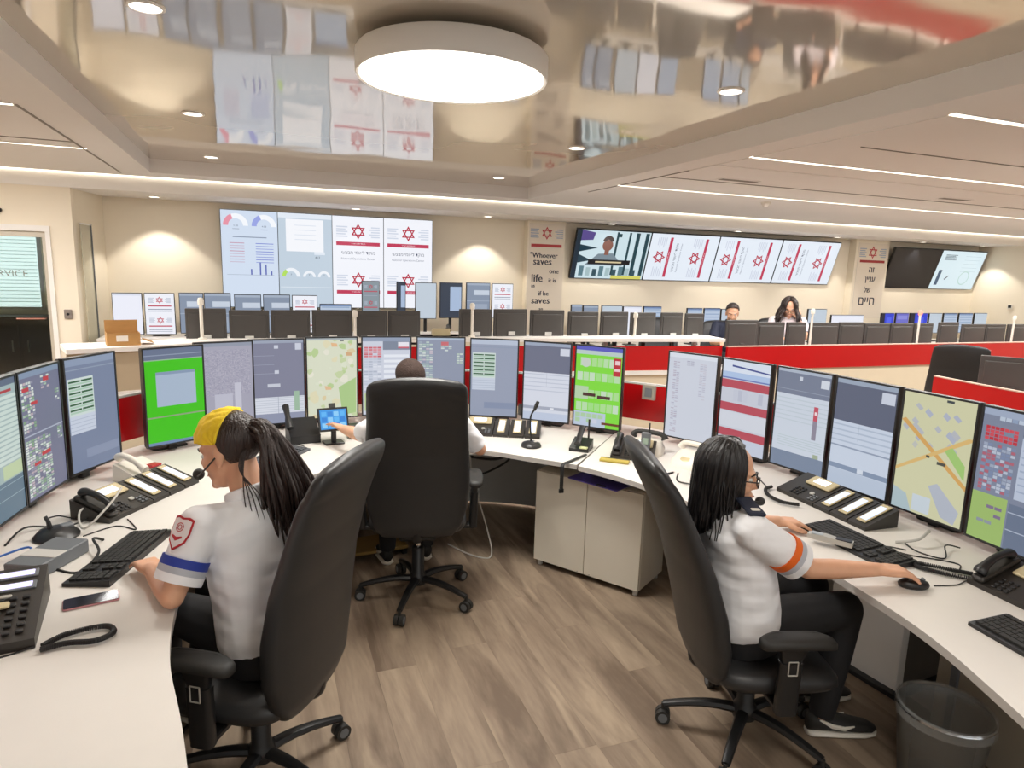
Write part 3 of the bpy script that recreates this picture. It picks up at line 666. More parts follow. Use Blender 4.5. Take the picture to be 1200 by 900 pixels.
def s_map1(seed=9):
    p = pg('D6DAC4'); R = random.Random(seed)
    for k in range(46):
        u, v, r = R.random(), R.random(), R.uniform(.03, .13); c_ = R.choice(['C2D0A2', 'DCD6B4', 'E2E0D0', 'B5CB92', 'D8C8A0', 'D9DEC8'])
        pts = [(min(1, max(0, u + r * R.uniform(.5, 1) * math.cos(a))), min(1, max(0, v + .6 * r * R.uniform(.5, 1) * math.sin(a)))) for a in [2 * PI * i / 7 for i in range(7)]]
        p.poly(pts, c_)
    for c_ in ('E0B488', 'DDB890', 'CFA880'):
        u, v = R.random() * .8, R.random() * .9; p.poly([(u, v), (u + .12, v + .01), (u + .14, v + .05), (u + .02, v + .05)], c_)
    p.poly([(.62, .62), (.98, .5), (.98, .95), (.7, .98)], 'A9C688'); p.rect(0, 0, 1, .025, 'A8B0B4'); p.rect(.66, .02, .74, .04, '5C6468'); return p
def s_tab():
    p = pg('C9CEDC'); p.rect(0, 0, 1, .05, '8E9AB0'); cells(p, .03, .12, .4, .26, 4, 5, ['D07078', 'D88890', 'C8606C'], .95, .8, 4); cells(p, .03, .27, .4, .72, 4, 14, ['AEB6C6', 'D8DCE6', 'BEC6D4'], .95, .6, 5); p.rect(.42, .05, 1, .16, '7C8698'); p.rect(.74, .06, .97, .13, 'E4E2EA'); p.rect(.74, .12, .97, .14, 'C86070'); rows(p, .44, .22, .97, .9, 10, 'E2E6EE', .5); p.rect(.03, .72, .4, .95, 'B8CC94'); return p
def s_M6():
    p = pg('8C94A8'); p.rect(0, 0, 1, .03, 'A8B6C8'); cells(p, .03, .05, .33, .62, 4, 20, ['B8C8C4', 'A6BCB4', 'C4B8C4', '9AA8B4', 'CCD6D2'], .85, .7, 8); p.rect(.5, .05, .66, .1, 'C46A70'); cells(p, .5, .1, .74, .18, 3, 3, ['CDD6D4', 'B4C2BE'], .8, .7, 9); cells(p, .84, .2, .98, .34, 2, 5, ['C8D4CC', 'B2C4B8'], .9, .7, 10); p.rect(.5, .62, 1, 1, 'BFD49A'); return p
def s_M8():
    p = pg('D2D6E2'); p.rect(0, 0, 1, .38, '6C7084'); p.rect(0, 0, 1, .04, '9AA4B8'); p.rect(.78, .06, .98, .15, 'CED2DE'); rows(p, 0, .4, 1, .66, 5, 'BAC0D0', .22); p.rect(.5, .38, .505, .56, 'A8AEBE'); p.rect(0, .82, 1, .86, 'A2A8B8'); p.rect(.6, .83, .68, .85, 'E2E4EC'); p.rect(0, .9, 1, 1, 'BCC6DA'); return p
def s_M9():
    p = pg('7ED63C'); p.rect(0, 0, 1, .05, '5A5CB8'); p.rect(0, .05, 1, .1, 'B6C8C4')
    for v in (.14, .32, .54, .70): cells(p, .1 if v < .2 else .04, v, .98, v + .11, 7, 1, ['A8D890', 'B4D8A8', '9ED884', 'C0D8BC'], .95, .95, int(v * 50))
    p.rect(0, .5, .3, .66, 'B2CCA8'); p.ring(.22, .2, .0, .1, 0, 2 * PI, 'C2CCC0'); p.rect(.82, .12, .98, .34, 'B83038'); p.rect(.85, .15, .96, .2, 'E8C8CC'); p.rect(.84, .25, .96, .28, 'E8C8CC'); p.rect(.18, .58, .46, .62, '4A2A28'); p.rect(.5, .6, .78, .64, '4A2A28'); p.rect(0, .82, .7, 1, 'B8C4D8'); cells(p, .03, .84, .66, .97, 5, 2, ['A8C8A0', 'C8CCDC'], .8, .8, 31); p.rect(.62, .93, 1, .96, '6A3A20'); return p
def s_R1():
    p = pg('C9CEDA'); p.rect(0, 0, 1, .05, 'D6DCE6'); cells(p, .1, .1, .24, .95, 2, 40, ['A9A8BC', 'B8B4C4', 'B0A8B8'], .8, .5, 3); cells(p, .38, .08, .54, .14, 2, 4, ['9A9AAE', 'B0B0C0'], .9, .5, 4); cells(p, .66, .1, .8, .52, 2, 22, ['B2B2C4', 'C0BCC8'], .85, .5, 5); return p
def s_R2():
    p = pg('C2C6D2'); p.rect(0, 0, 1, .13, 'D2DAE8'); p.poly([(.2, .05), (1, .09), (1, .105), (.2, .07)], '3E4A8A'); p.rect(0, .13, 1, .2, 'A9BEDE'); p.rect(0, .19, 1, .205, '6A7AB4')
    for v in (.215, .47, .76): p.rect(0, v, 1, v + .09, 'B24A58')
    cells(p, .05, .32, .9, .44, 8, 1, ['B4B8C8', 'BEC2D0'], .7, 1, 6); p.rect(0, .57, 1, .74, 'CCD0DA'); p.rect(0, .86, 1, 1, 'BFC6D6'); return p
def s_R3():
    p = pg('C6CEDA'); p.rect(0, 0, 1, .03, 'A8B2C2'); p.rect(0, .03, 1, .25, '747C90'); p.rect(.82, .06, .97, .14, 'CCD2DC'); p.rect(.42, .06, .48, .1, 'C4CAD6'); p.rect(0, .2, 1, .205, '98A0B0'); rows(p, 0, .29, 1, .55, 6, 'B9C4CE', .25); p.rect(.74, .33, .82, .47, 'BE5060'); p.rect(.74, .47, .82, .66, '8A8494'); p.rect(.76, .38, .8, .41, 'E8D8DC'); rows(p, .1, .68, .95, .8, 5, 'B4C2C8', .3); p.rect(.8, .8, .9, .85, '9CA890'); p.rect(0, .84, 1, 1, '76849A'); return p
def s_R4():
    p = pg('C2CCDC'); p.rect(0, 0, 1, .04, '96A2B4'); p.rect(0, .04, 1, .39, '5C6276'); p.rect(.76, .06, .97, .16, 'C4CAD8'); rows(p, 0, .42, 1, .62, 4, 'AAB6C8', .28); p.rect(.45, .4, .455, .55, '96A2B4'); p.rect(0, .62, 1, .635, '8E9AAE'); p.rect(0, .8, 1, .845, '8090A8'); p.rect(.5, .8, .6, .84, 'CCD4E0'); p.rect(0, .85, 1, 1, 'B4C0D2'); return p
def s_R5():
    p = pg('C9C8A4'); R = random.Random(4)
    for k in range(16):
        u, v = R.uniform(.05, .75), R.uniform(.04, .42); w_ = R.uniform(.05, .12); h_ = R.uniform(.02, .045); p.poly([(u, v), (u + w_, v + w_ * .5), (u + w_ - .04, v + h_ + w_ * .5), (u - .04, v + h_)], R.choice(['AFB2B8', 'B8B9B4', 'A8AEBE']))
    p.poly([(0, .24), (.06, .22), (1, .66), (1, .70)], 'CDA05C'); p.poly([(0, .68), (0, .65), (.95, .28), (1, .28), (1, .3)], 'D2B070'); p.poly([(.66, .42), (.76, .38), (.95, .5), (.96, .62)], '9CC070'); p.poly([(.5, .74), (.62, .7), (.95, .88), (.9, .99), (.72, .96)], 'ACB2BE'); p.poly([(0, .82), (.2, .86), (.3, 1), (0, 1)], 'A8BAC0'); p.rect(.3, .84, .56, .98, 'C2CCD4'); p.rect(.6, .015, .7, .035, '3C4448'); p.rect(.58, .52, .7, .545, '4A4C44'); p.rect(.42, .49, .47, .51, '4A4C44'); return p
def s_R6():
    p = pg('7A8296'); p.rect(0, 0, 1, .05, '9AA6BC'); cells(p, .05, .05, .5, .09, 6, 1, ['B4C0D0', '8A9AB4'], .9, .7, 2); cells(p, .05, .13, .45, .24, 7, 4, ['B8303C', 'C84854'], .95, .85, 3); cells(p, .05, .26, .45, .62, 7, 14, ['98A2B6', '7886A4', 'A86070', 'B2BACA'], .95, .8, 4); p.rect(.5, .06, 1, .16, '5C6478'); p.rect(.5, .17, 1, .62, 'B4BED0'); rows(p, .52, .2, .98, .6, 8, '9CA8BE', .25); p.rect(0, .64, .44, 1, '98B468'); cells(p, .1, .72, .4, .9, 3, 3, ['7A6C88', '88909A'], .5, .4, 6); p.rect(.46, .66, 1, 1, '667288'); rows(p, .46, .72, 1, .98, 2, 'A6B0C2', .06); p.rect(.85, .66, 1, .74, '9CB88C'); return p
NEAR = [(-0.945, 2.975, 82, s_L1, 'teal lists, cut by the left picture edge'), (-0.888, 3.327, 79, s_L2, 'rows of small coloured dispatch tiles on grey'), (-0.776, 3.70, 63, lambda: s_bars(), 'dark green bars on blue grey, left of the red gap'),
        (-0.462, 4.135, 32, s_green, 'bright green page with a grey window'), (-0.212, 4.365, 18, s_noise, 'violet grey speckled page behind the yellow headscarf'), (0.094, 4.49, 9, s_M3, 'grey page with a white table low down'), (0.444, 4.585, 4, s_map1, 'pale green map behind the tablet'),
        (0.814, 4.604, -4, s_tab, 'red and grey table partly behind the seated man'), (1.186, 4.545, -13, s_M6, 'grey page with pale tiles right of the man'), (1.528, 4.382, -26, lambda: s_bars('949CB0', 'B4BED0'), 'dark green bars on pale grey, middle of the arc'), (1.834, 4.156, -40, s_M8, 'dark top and white lower half behind the gooseneck microphone'),
        (2.092, 3.892, -50, s_M9, 'light green tile board at the end of the arc'), (2.514, 3.452, -64, s_R1, 'pale lists, first of the right row'), (2.632, 3.10, -77, s_R2, 'wide red stripes'), (2.708, 2.735, -81, s_R3, 'grey header and pale list with red tag'),
        (2.737, 2.365, -85.5, s_R4, 'dark header over pale rows, right row'), (2.742, 1.995, -88.5, s_R5, 'street map with orange road'), (2.722, 1.63, -93, s_R6, 'red and blue grid over green map')]
bz = MB(); bz.box(-NW / 2, -NW / 2 + .009, 0, .022, 0, NH); bz.box(NW / 2 - .009, NW / 2, 0, .022, 0, NH); bz.box(-NW / 2 + .009, NW / 2 - .009, 0, .022, 0, .009); bz.box(-NW / 2 + .009, NW / 2 - .009, 0, .022, NH - .009, NH)
BZ = bz.mesh('bezel', BLACK_PL)
BK = MB().rbox(0, 0.034, NH / 2, NW - .004, .026, NH - .004, .008).rbox(0, 0.055, NH / 2, .2, .02, .3, .01).mesh('rear_casing', MON_BACK)
ND = MB(); ND.rbox(0, 0.085, 0.15, .05, .03, .42, .006); NDm = ND.mesh('stand_neck', BLACK_MATTE)
BSm = MB().rbox(0, 0.145, -0.039, .20, .12, .012, .02).mesh('stand_base', BLACK_MATTE)
def monitor(x, y, z, rz, page, label, group, zb=0.0):
    t = thing('portrait_monitor', label, 'monitor', (x, y, z), rz, group)
    obj('bezel', BZ, t); obj('rear_casing', BK, t); o = page.build('screen', SCREEN, t); o.location = (0, 0.004, 0.009)
    obj('stand_neck', NDm, t); obj('stand_base', BSm, t)
    return t
for i, (x, y, a, fn, lb) in enumerate(NEAR):
    monitor(x, y, 0.795 if i < 3 else 0.78, math.radians(a), fn(), 'upright black monitor showing ' + lb, 'upright monitors of the near desks')
# ================================================================== OFFICE CHAIRS
def superring(cx, cy, z, hw, hd, n=28, e=3.2, bow=0.0):
    out = []
    for k in range(n):
        a = 2 * PI * k / n; ca, sa = math.cos(a), math.sin(a)
        x = hw * math.copysign(abs(ca) ** (2 / e), ca); y = hd * math.copysign(abs(sa) ** (2 / e), sa)
        out.append((cx + x, cy + y + bow * (x * x), z))
    return out
def interp(tab, t):
    for a, b in zip(tab, tab[1:]):
        if t <= b[0]:
            f = (t - a[0]) / (b[0] - a[0]); f = max(0, min(1, f)); return [p + (q - p) * f for p, q in zip(a[1:], b[1:])]
    return list(tab[-1][1:])
def make_chair(label, loc, rz, dz=0.0, recline=0.0):
    t = thing('office_chair', label, 'office chair', loc, rz, 'black high back office chairs')
    for k in range(5):
        a = PI / 2 + 2 * PI * k / 5 + 0.35; ca, sa = math.cos(a), math.sin(a)
        pts = [(0.03 * ca, 0.03 * sa, 0.115), (0.12 * ca, 0.12 * sa, 0.118), (0.22 * ca, 0.22 * sa, 0.105), (0.315 * ca, 0.315 * sa, 0.082)]
        lg = MB().tube(arc(pts, 4), [0.026 - 0.0008 * i for i in range(13)], 8, flat=0.75).build('leg', BLACK_PL, t, True)
        c = MB(); tx, ty = -sa, ca
        for s in (-1, 1):
            ox, oy = 0.315 * ca + s * 0.014 * tx, 0.315 * sa + s * 0.014 * ty
            c.cyl((ox - 0.011 * tx, oy - 0.011 * ty, 0.0302), (ox + 0.011 * tx, oy + 0.011 * ty, 0.0302), 0.030, n=16)
        c.cyl((0.315 * ca, 0.315 * sa, 0.03), (0.315 * ca, 0.315 * sa, 0.085), 0.009, n=8)
        cs = c.build('caster', BLACK_MATTE, lg, True)
        for s in (-1, 1):
            ox, oy = 0.315 * ca + s * 0.0255 * tx, 0.315 * sa + s * 0.0255 * ty
            MB().cyl((ox - 0.0012 * tx, oy - 0.0012 * ty, 0.0302), (ox + 0.0012 * tx, oy + 0.0012 * ty, 0.0302), 0.019, n=14).build('wheel_ring', GREY_PL, lg)
    MB().lathe([(0.045, 0.085), (0.05, 0.10), (0.045, 0.135), (0.034, 0.15), (0.034, 0.28 + dz), (0.03, 0.285 + dz)], 20).build('column_shroud', BLACK_PL, t, True)
    MB().cyl((0, 0, 0.28 + dz), (0, 0, 0.385 + dz), 0.015, n=14).build('gas_lift', CHROME, t, True)
    u = bpy.data.objects.new('upper_frame', MB().rbox(0, -0.02, 0.405, 0.20, 0.30, 0.05, 0.02).mesh('upper_frame', BLACK_PL, True)); col.objects.link(u); u.parent = t; u.location = (0, 0, dz)
    # seat cushion: rounded slab with waterfall front
    rings = []
    for z, ins, in_y in ((0.425, 0.05, 0.05), (0.435, 0.015, 0.02), (0.46, 0.0, 0.0), (0.485, 0.004, 0.004), (0.503, 0.025, 0.03), (0.512, 0.07, 0.08), (0.514, 0.14, 0.14)):
        rings.append(superring(0, 0.02, z, 0.262 - ins, 0.255 - in_y, 32, 4.0))
    rings = [[(x, y, z - (0.03 * max(0, (y - 0.14) / 0.12) ** 2)) for x, y, z in r] for r in rings]
    MB().loft(rings).build('seat', LEATHER, t, 'all').location = (0, 0, dz)
    # tall curved backrest
    tab = [(0.0, -0.205, 0.185, 0.034), (0.06, -0.215, 0.225, 0.044), (0.18, -0.215, 0.258, 0.050), (0.34, -0.225, 0.268, 0.052), (0.52, -0.25, 0.262, 0.046), (0.70, -0.292, 0.25, 0.040), (0.85, -0.335, 0.246, 0.042), (0.94, -0.362, 0.242, 0.038), (0.975, -0.371, 0.236, 0.032), (0.992, -0.376, 0.224, 0.022), (1.0, -0.379, 0.20, 0.010)]
    rings = []
    for k in range(61):
        f = k / 60; cy, hw, hd = interp(tab, f)
        zz = 0.43 + 0.86 * f; cy -= recline * max(0, f - 0.05)
        rings.append([(x, y, z - 0.030 * (x / 0.24) ** 2 * max(0, (f - 0.8) / 0.2)) for x, y, z in superring(0, cy, zz, hw, hd, 36, 3.4, 0.35 if f < .9 else 0.25)])
    MB().loft(rings).build('backrest', LEATHER, t, 'all').location = (0, 0, dz)
    MB().tube(arc([(0, -0.08, 0.40), (0, -0.19, 0.395), (0, -0.235, 0.425), (0, -0.235, 0.50)], 5), 0.022, 8, flat=0.5).build('back_bar', BLACK_PL, t, True).location = (0, 0, dz)
    for s in (-1, 1):
        p = MB()
        for (x, y, z, w_, d_), (x2, y2, z2, w2, d2) in (((0.30, 0.0, 0.40, 0.045, 0.075), (0.305, 0.0, 0.60, 0.042, 0.08)), ((0.305, 0.0, 0.60, 0.036, 0.07), (0.305, 0.01, 0.665, 0.04, 0.11))):
            p.loft([superring(s * x, y, z, w_ / 2, d_ / 2, 16, 4), superring(s * x2, y2, z2, w2 / 2, d2 / 2, 16, 4)])
        p.rbox(s * 0.20, 0.0, 0.405, 0.22, 0.06, 0.022, 0.008)
        ar = p.build('armrest_post', BLACK_PL, t, True); ar.location = (0, 0, dz)
        rr = [superring(s * 0.305, 0.02, z, 0.046 - i, 0.135 - i, 28, 3.0) for z, i in ((0.662, 0.008), (0.668, 0.0), (0.684, 0.0), (0.692, 0.006), (0.696, 0.02))]
        rr = [[(x, y, z - 0.012 * max(0, abs(y - 0.02) - 0.07) / 0.06) for x, y, z in r] for r in rr]
        MB().loft(rr).build('armrest_pad', BLACK_MATTE, t, 'all').location = (0, 0, dz)
        b = MB()
        for q in range(4):
            a0, a1 = [((-.016, .025), (.016, .025)), ((.016, .025), (.016, -.025)), ((.016, -.025), (-.016, -.025)), ((-.016, -.025), (-.016, .025))][q]
            b.cyl((s * 0.3275, a0[0], 0.585 + a0[1]), (s * 0.3275, a1[0], 0.585 + a1[1]), 0.0025, n=6)
        o = b.build('adjust_button', SILVER, ar)
    MB().tube([(-0.10, 0.08, 0.405), (-0.24, 0.10, 0.40), (-0.29, 0.11, 0.385)], [0.006, 0.006, 0.012], 8).build('height_lever', BLACK_PL, t, True).location = (0, 0, dz)
    return t
FA_L = math.radians(130); FA_R = math.radians(-22)
make_chair('black office chair under the woman with the yellow headscarf', (-0.045, 2.27, 0), math.radians(148) - PI / 2, -0.035)
make_chair('black office chair of the man in the middle, seen from behind', (0.775, 3.42, 0), math.radians(-14), 0.015)
make_chair('black office chair under the woman with glasses', (1.765, 1.91, 0), math.radians(-17) - PI / 2, -0.085, 0.13)
make_chair('empty black office chair behind the far right red panel', (6.80, 4.82, 0), math.radians(-50), -0.07)

# ================================================================== PEOPLE
def V3(*a): return Vector(a)
class Flesh:
    """closed overlapping volumes fused into one continuous surface"""
    def __init__(s): s.mb = MB()
    def limb(s, *pr, n=12):
        for (p0, r0), (p1, r1) in zip(pr, pr[1:]):
            p0, p1 = Vector(p0), Vector(p1)
            s.mb.tube([p0, p1], [r0, r1], n)
            s.mb.sphere(p0, r0, n, 8); s.mb.sphere(p1, r1, n, 8)
    def sleeve(s, p0, r0, p1, r1, n=16):
        s.mb.tube([p0, Vector(p0).lerp(Vector(p1), .5), p1], [r0, (r0 + r1) / 2, r1], n)
    def ell(s, c, r, R=None): s.mb.sphere(c, r, 16, 10, R)
    def torso(s, rings, side, n=24):
        """rings: (centre, halfwidth, halfdepth, forward vec)"""
        out = []
        for c, hw, hd, f in rings:
            c = Vector(c); f = Vector(f).normalized(); sd = Vector(side)
            out.append([tuple(c + sd * hw * math.copysign(abs(math.cos(a)) ** .85, math.cos(a)) + f * hd * math.copysign(abs(math.sin(a)) ** .85, math.sin(a))) for a in [2 * PI * k / n for k in range(n)]])
        s.mb.loft(out)
    def fuse(s, name, m, parent, voxel=0.008, smooth=4):
        o = s.mb.build(name, m, None)
        md = o.modifiers.new('r', 'REMESH'); md.mode = 'VOXEL'; md.voxel_size = voxel; md.use_smooth_shade = True
        if smooth:
            sm = o.modifiers.new('s', 'SMOOTH'); sm.factor = 0.5; sm.iterations = smooth
        me = bpy.data.meshes.new_from_object(o.evaluated_get(bpy.context.evaluated_depsgraph_get()))
        me.name = name; o.modifiers.clear(); old = o.data; o.data = me; bpy.data.meshes.remove(old)
        if not me.materials: me.materials.append(m)
        for p in me.polygons: p.use_smooth = True
        o.parent = parent; return o
def hand(fl, wrist, d, up, thumb, curl=0.5, s=1.0, spread=0.12, pinch=0.0):
    """palm, four jointed fingers of unequal length and an angled thumb"""
    d = Vector(d).normalized(); up = Vector(up); up = (up - d * up.dot(d)).normalized(); th = d.cross(up)
    if th.dot(Vector(thumb)) < 0: th = -th
    w = Vector(wrist)
    for q in (-0.024, -0.008, 0.008, 0.024):
        fl.limb((w + th * q * 0.6 * s, 0.017 * s), (w + d * 0.045 * s + th * q * s, 0.0155 * s), (w + d * 0.082 * s + th * q * 1.15 * s, 0.0125 * s))
    ax = th
    for q, ln in ((0.033, 0.070), (0.0112, 0.080), (-0.0108, 0.074), (-0.032, 0.058)):
        base = w + d * 0.082 * s + th * q * s
        dirv = (d + th * q / 0.03 * spread).normalized(); a = 0.15 + curl * 0.25
        p = base; r = 0.0088 * s
        for j, fr in enumerate((0.45, 0.32, 0.23)):
            a2 = a + curl * (0.35, 0.85, 1.25)[j] - 0.25 * curl
            nd = dirv * math.cos(a2) - up * math.sin(a2)
            e = p + nd * ln * fr * s; r2 = r * 0.93
            fl.limb((p, r), (e, r2), n=10); p, r = e, r2
    tb = w + d * 0.028 * s + th * 0.026 * s
    t1 = tb + (d * 0.6 + th * 0.75 - up * 0.25).normalized() * 0.036 * s
    t2 = t1 + (d * 0.9 + th * 0.32 - up * 0.25).normalized() * 0.028 * s
    t3 = t2 + (d * 0.95 + th * 0.05 - up * 0.3).normalized() * 0.022 * s
    fl.limb((tb, 0.015 * s), (t1, 0.0125 * s), (t2, 0.011 * s), (t3, 0.0095 * s), n=10)
def head_frame(c, yaw, pitch=0.0, roll=0.0, s=1.0):
    """local: x right, y forward, z up"""
    return Matrix.Translation(Vector(c)) @ Matrix.Rotation(yaw - PI / 2, 4, 'Z') @ Matrix.Rotation(pitch, 4, 'X') @ Matrix.Rotation(roll, 4, 'Y') @ Matrix.Scale(s, 4)
def head(fl, H, neck, s=1.0):
    R = H.to_3x3().normalized()
    def P(x, y, z): return H @ Vector((x, y, z))
    def E(c, r): fl.ell(P(*c), [q * s for q in r], R)
    E((0, -0.012, 0.035), (0.074, 0.094, 0.085)); E((0, 0.028, -0.025), (0.060, 0.062, 0.085)); E((0, 0.042, -0.083), (0.045, 0.045, 0.034))
    E((0, 0.079, -0.100), (0.021, 0.018, 0.017)); E((0, 0.070, 0.022), (0.050, 0.022, 0.014)); E((0.034, 0.058, -0.028), (0.024, 0.026, 0.026)); E((-0.034, 0.058, -0.028), (0.024, 0.026, 0.026))
    fl.limb((P(0, 0.085, 0.012), 0.008 * s), (P(0, 0.103, -0.026), 0.0125 * s), n=10); E((0.012, 0.094, -0.030), (0.009, 0.010, 0.008)); E((-0.012, 0.094, -0.030), (0.009, 0.010, 0.008))
    E((0, 0.087, -0.060), (0.021, 0.012, 0.0065)); E((0, 0.086, -0.071), (0.018, 0.012, 0.007))
    for q in (-1, 1):
        E((q * 0.074, -0.004, -0.008), (0.010, 0.019, 0.031)); E((q * 0.074, 0.0, -0.034), (0.008, 0.010, 0.010))
    fl.limb((P(0, -0.02, -0.05), 0.052 * s), (neck, 0.056), n=16)
def eyes(H, parent, brow=EYE_D):
    for q in (-1, 1):
        e = MB().sphere(H @ Vector((q * 0.031, 0.0705, 0.0)), 0.0115, 12, 8).build('eye', EYE_W, parent, 'all')
        MB().sphere(H @ Vector((q * 0.031, 0.0785, -0.001)), 0.0056, 10, 6).build('iris', EYE_D, e, 'all')
        MB().tube([H @ Vector((q * 0.014, 0.089, 0.020)), H @ Vector((q * 0.032, 0.086, 0.026)), H @ Vector((q * 0.050, 0.072, 0.020))], [0.003, 0.004, 0.002], 6).build('eyebrow', brow, parent, True)
    MB().tube([H @ Vector((-0.020, 0.089, -0.066)), H @ Vector((0, 0.099, -0.0655)), H @ Vector((0.020, 0.089, -0.066))], [0.002, 0.0045, 0.002], 6).build('lips', mat('lip', 'B5675F', 0.4), parent, True)
def wedge(H, a0, a1, k=1.08, r=(0.074, 0.094, 0.085), c=(0, -0.012, 0.035), th=0.008, nf=28, na=18, phi0=0.0, phi1=PI, ripple=0.0, edge=0.0):
    """shell over the skull between two angles about the ear-to-ear axis (0 = straight ahead, 90 = top)"""
    m = MB(); outer, inner = [], []
    for i in range(na + 1):
        al = math.radians(a0 + (a1 - a0) * i / na); ro, ri = [], []
        for j in range(nf + 1):
            ph = phi0 + (phi1 - phi0) * j / nf
            dv = Vector((math.cos(ph), math.sin(ph) * math.cos(al), math.sin(ph) * math.sin(al)))
            kk = k + ripple * math.sin(ph * 9 + al * 7) * math.sin(al * 5) + ripple * 0.6 * math.sin(ph * 23 + al * 3)
            p = Vector((dv.x * r[0], dv.y * r[1], dv.z * r[2]))
            ro.append(H @ (Vector(c) + p * kk)); ri.append(H @ (Vector(c) + p * (kk - th / 0.085)))
        outer.append(ro); inner.append(ri)
    rings = [outer[i] + inner[i][::-1] for i in range(na + 1)]
    m.loft(rings); return m
def strands(m, H, n, az0, az1, zend, r=0.008, seed=1, wave=0.0, top=(0, -0.02, 0.122), k=1.10, back_pull=0.0, cr=(0.074, 0.096, 0.087), flare=0.0, world_down=True):
    """hair locks from the crown over the skull, then hanging down"""
    R = random.Random(seed)
    Hi = H.to_3x3().normalized()
    for i in range(n):
        az = math.radians(az0 + (az1 - az0) * (i + R.uniform(-.3, .3)) / max(1, n - 1))
        pts = []; kk = k + R.uniform(-0.03, 0.03); ph0 = R.uniform(0, 6)
        for t in (8, 25, 45, 65, 85, 98):
            e = math.radians(t)
            pts.append(H @ (Vector((0, -0.012, 0.035)) + Vector((math.sin(e) * math.sin(az) * cr[0], math.sin(e) * math.cos(az) * cr[1], math.cos(e) * cr[2])) * kk))
        lp = pts[-1]; out = Hi @ Vector((math.sin(az), math.cos(az), 0)); out.z = 0
        ze = zend(math.degrees(az)) if callable(zend) else zend
        for q in range(1, 8):
            f = q / 7
            p = lp + Vector((0, 0, -1)) * ze * f + out * (flare * f - 0.02 * f * f) + Vector((math.sin(ph0 + f * 9), math.cos(ph0 + f * 8), 0)) * wave * f + Hi @ Vector((0, -back_pull * f, 0))
            pts.append(p)
        rad = [r * 0.6, r, r, r, r, r] + [r * (1 - 0.55 * q / 7) for q in range(1, 8)]
        m.tube(pts, rad, 6)
    return m

def lerp(a, b, f): return Vector(a).lerp(Vector(b), f)
def seated(label, cat_loc, yaw, hip, neck, headc, hyaw, hpitch, shoulders, elbows, wrists, hands, knees, ankles, shirt_m, pants_m, collar=True, fat=1.0, voxel=0.0075, sleeve=0.5, hs=1.0, skin=None, sl_r=0.068):
    skin = skin or SKIN
    t = thing('person', label, 'person', (0, 0, 0))
    F = V3(math.cos(yaw), math.sin(yaw), 0); S = V3(math.sin(yaw), -math.cos(yaw), 0)      # S = person's right
    hip, neck = Vector(hip), Vector(neck); H = head_frame(headc, hyaw, hpitch, 0, hs)
    chest = lerp(hip, neck, 0.62); waist = lerp(hip, neck, 0.3)
    up = (neck - hip).normalized(); Ft = (F - up * F.dot(up)).normalized()
    def rings(g):
        return [(hip - up * 0.10, 0.15 * fat + g, 0.105 * fat + g, Ft), (hip, 0.178 * fat + g, 0.125 * fat + g, Ft), (waist + Ft * 0.012, 0.158 * fat + g, 0.115 * fat + g, Ft), (lerp(waist, chest, .5) + Ft * 0.01, 0.162 * fat + g, 0.112 * fat + g, Ft), (chest + Ft * 0.015, 0.172 + g, 0.113 + g, Ft), (lerp(chest, neck, .5), 0.168 + g, 0.095 + g, Ft), (lerp(chest, neck, .78), 0.135 + g, 0.075 + g, Ft), (neck + up * 0.005, 0.06 + g, 0.052 + g, Ft)]
    b = Flesh(); b.torso(rings(-0.012), S)
    head(b, H, neck, hs)
    for i in (0, 1):
        sh, el, wr = Vector(shoulders[i]), Vector(elbows[i]), Vector(wrists[i])
        mid = lerp(el, wr, .35)
        b.limb((sh, 0.048), (lerp(sh, el, .5), 0.043), (el, 0.037)); b.limb((el, 0.037), (mid, 0.037), (wr, 0.0245))
        d, u_, th_, cu = hands[i]; hand(b, wr, d, u_, th_, cu, 0.98)
        kn, an = Vector(knees[i]), Vector(ankles[i]); hj = hip + S * (0.085 if i == 0 else -0.085)
        b.limb((hj, 0.075), (kn, 0.05)); b.limb((kn, 0.05), (lerp(kn, an, .35), 0.05), (an, 0.035))
    body = b.fuse('body', skin, t, voxel, 3)
    s_ = Flesh(); s_.torso(rings(0.010)[0:], S)
    for i in (0, 1):
        sh, el = Vector(shoulders[i]), Vector(elbows[i]); nb = neck - up * 0.045
        s_.limb((nb + (sh - neck) * 0.35, 0.062), (sh, 0.064)); s_.mb.sphere(sh, 0.066, 14, 10)
        s_.sleeve(sh, 0.064, lerp(sh, el, sleeve * 2 if sleeve < .5 else 1.0 if sleeve >= 1 else sleeve + .28), sl_r)
    sho = s_.fuse('shirt', shirt_m, t, 0.008, 5)
    if collar:
        c = MB(); cz = []
        for k in range(25):
            a = 2 * PI * k / 24; cz.append(neck + up * (0.012 + 0.012 * (-math.sin(a))) + S * 0.068 * math.cos(a) + Ft * 0.062 * math.sin(a))
        c.tube(cz, 0.014, 8, flat=1.5); c.build('collar', shirt_m, t, True)
    p_ = Flesh(); p_.torso([(hip - up * 0.115, 0.17 * fat, 0.125 * fat, Ft), (hip - up * 0.02, 0.18 * fat, 0.128 * fat, Ft), (hip + up * 0.05, 0.165 * fat, 0.118 * fat, Ft)], S)
    for i in (0, 1):
        kn, an = Vector(knees[i]), Vector(ankles[i]); hj = hip + S * (0.088 if i == 0 else -0.088) - up * 0.01
        p_.limb((hj, 0.094), (lerp(hj, kn, .5), 0.085), (kn, 0.068)); p_.limb((kn, 0.068), (lerp(kn, an, .4), 0.064), n=12); p_.sleeve(lerp(kn, an, .38), 0.064, an, 0.05)
    p_.fuse('trousers', pants_m, t, 0.010, 4)
    return t, H, S, F, up
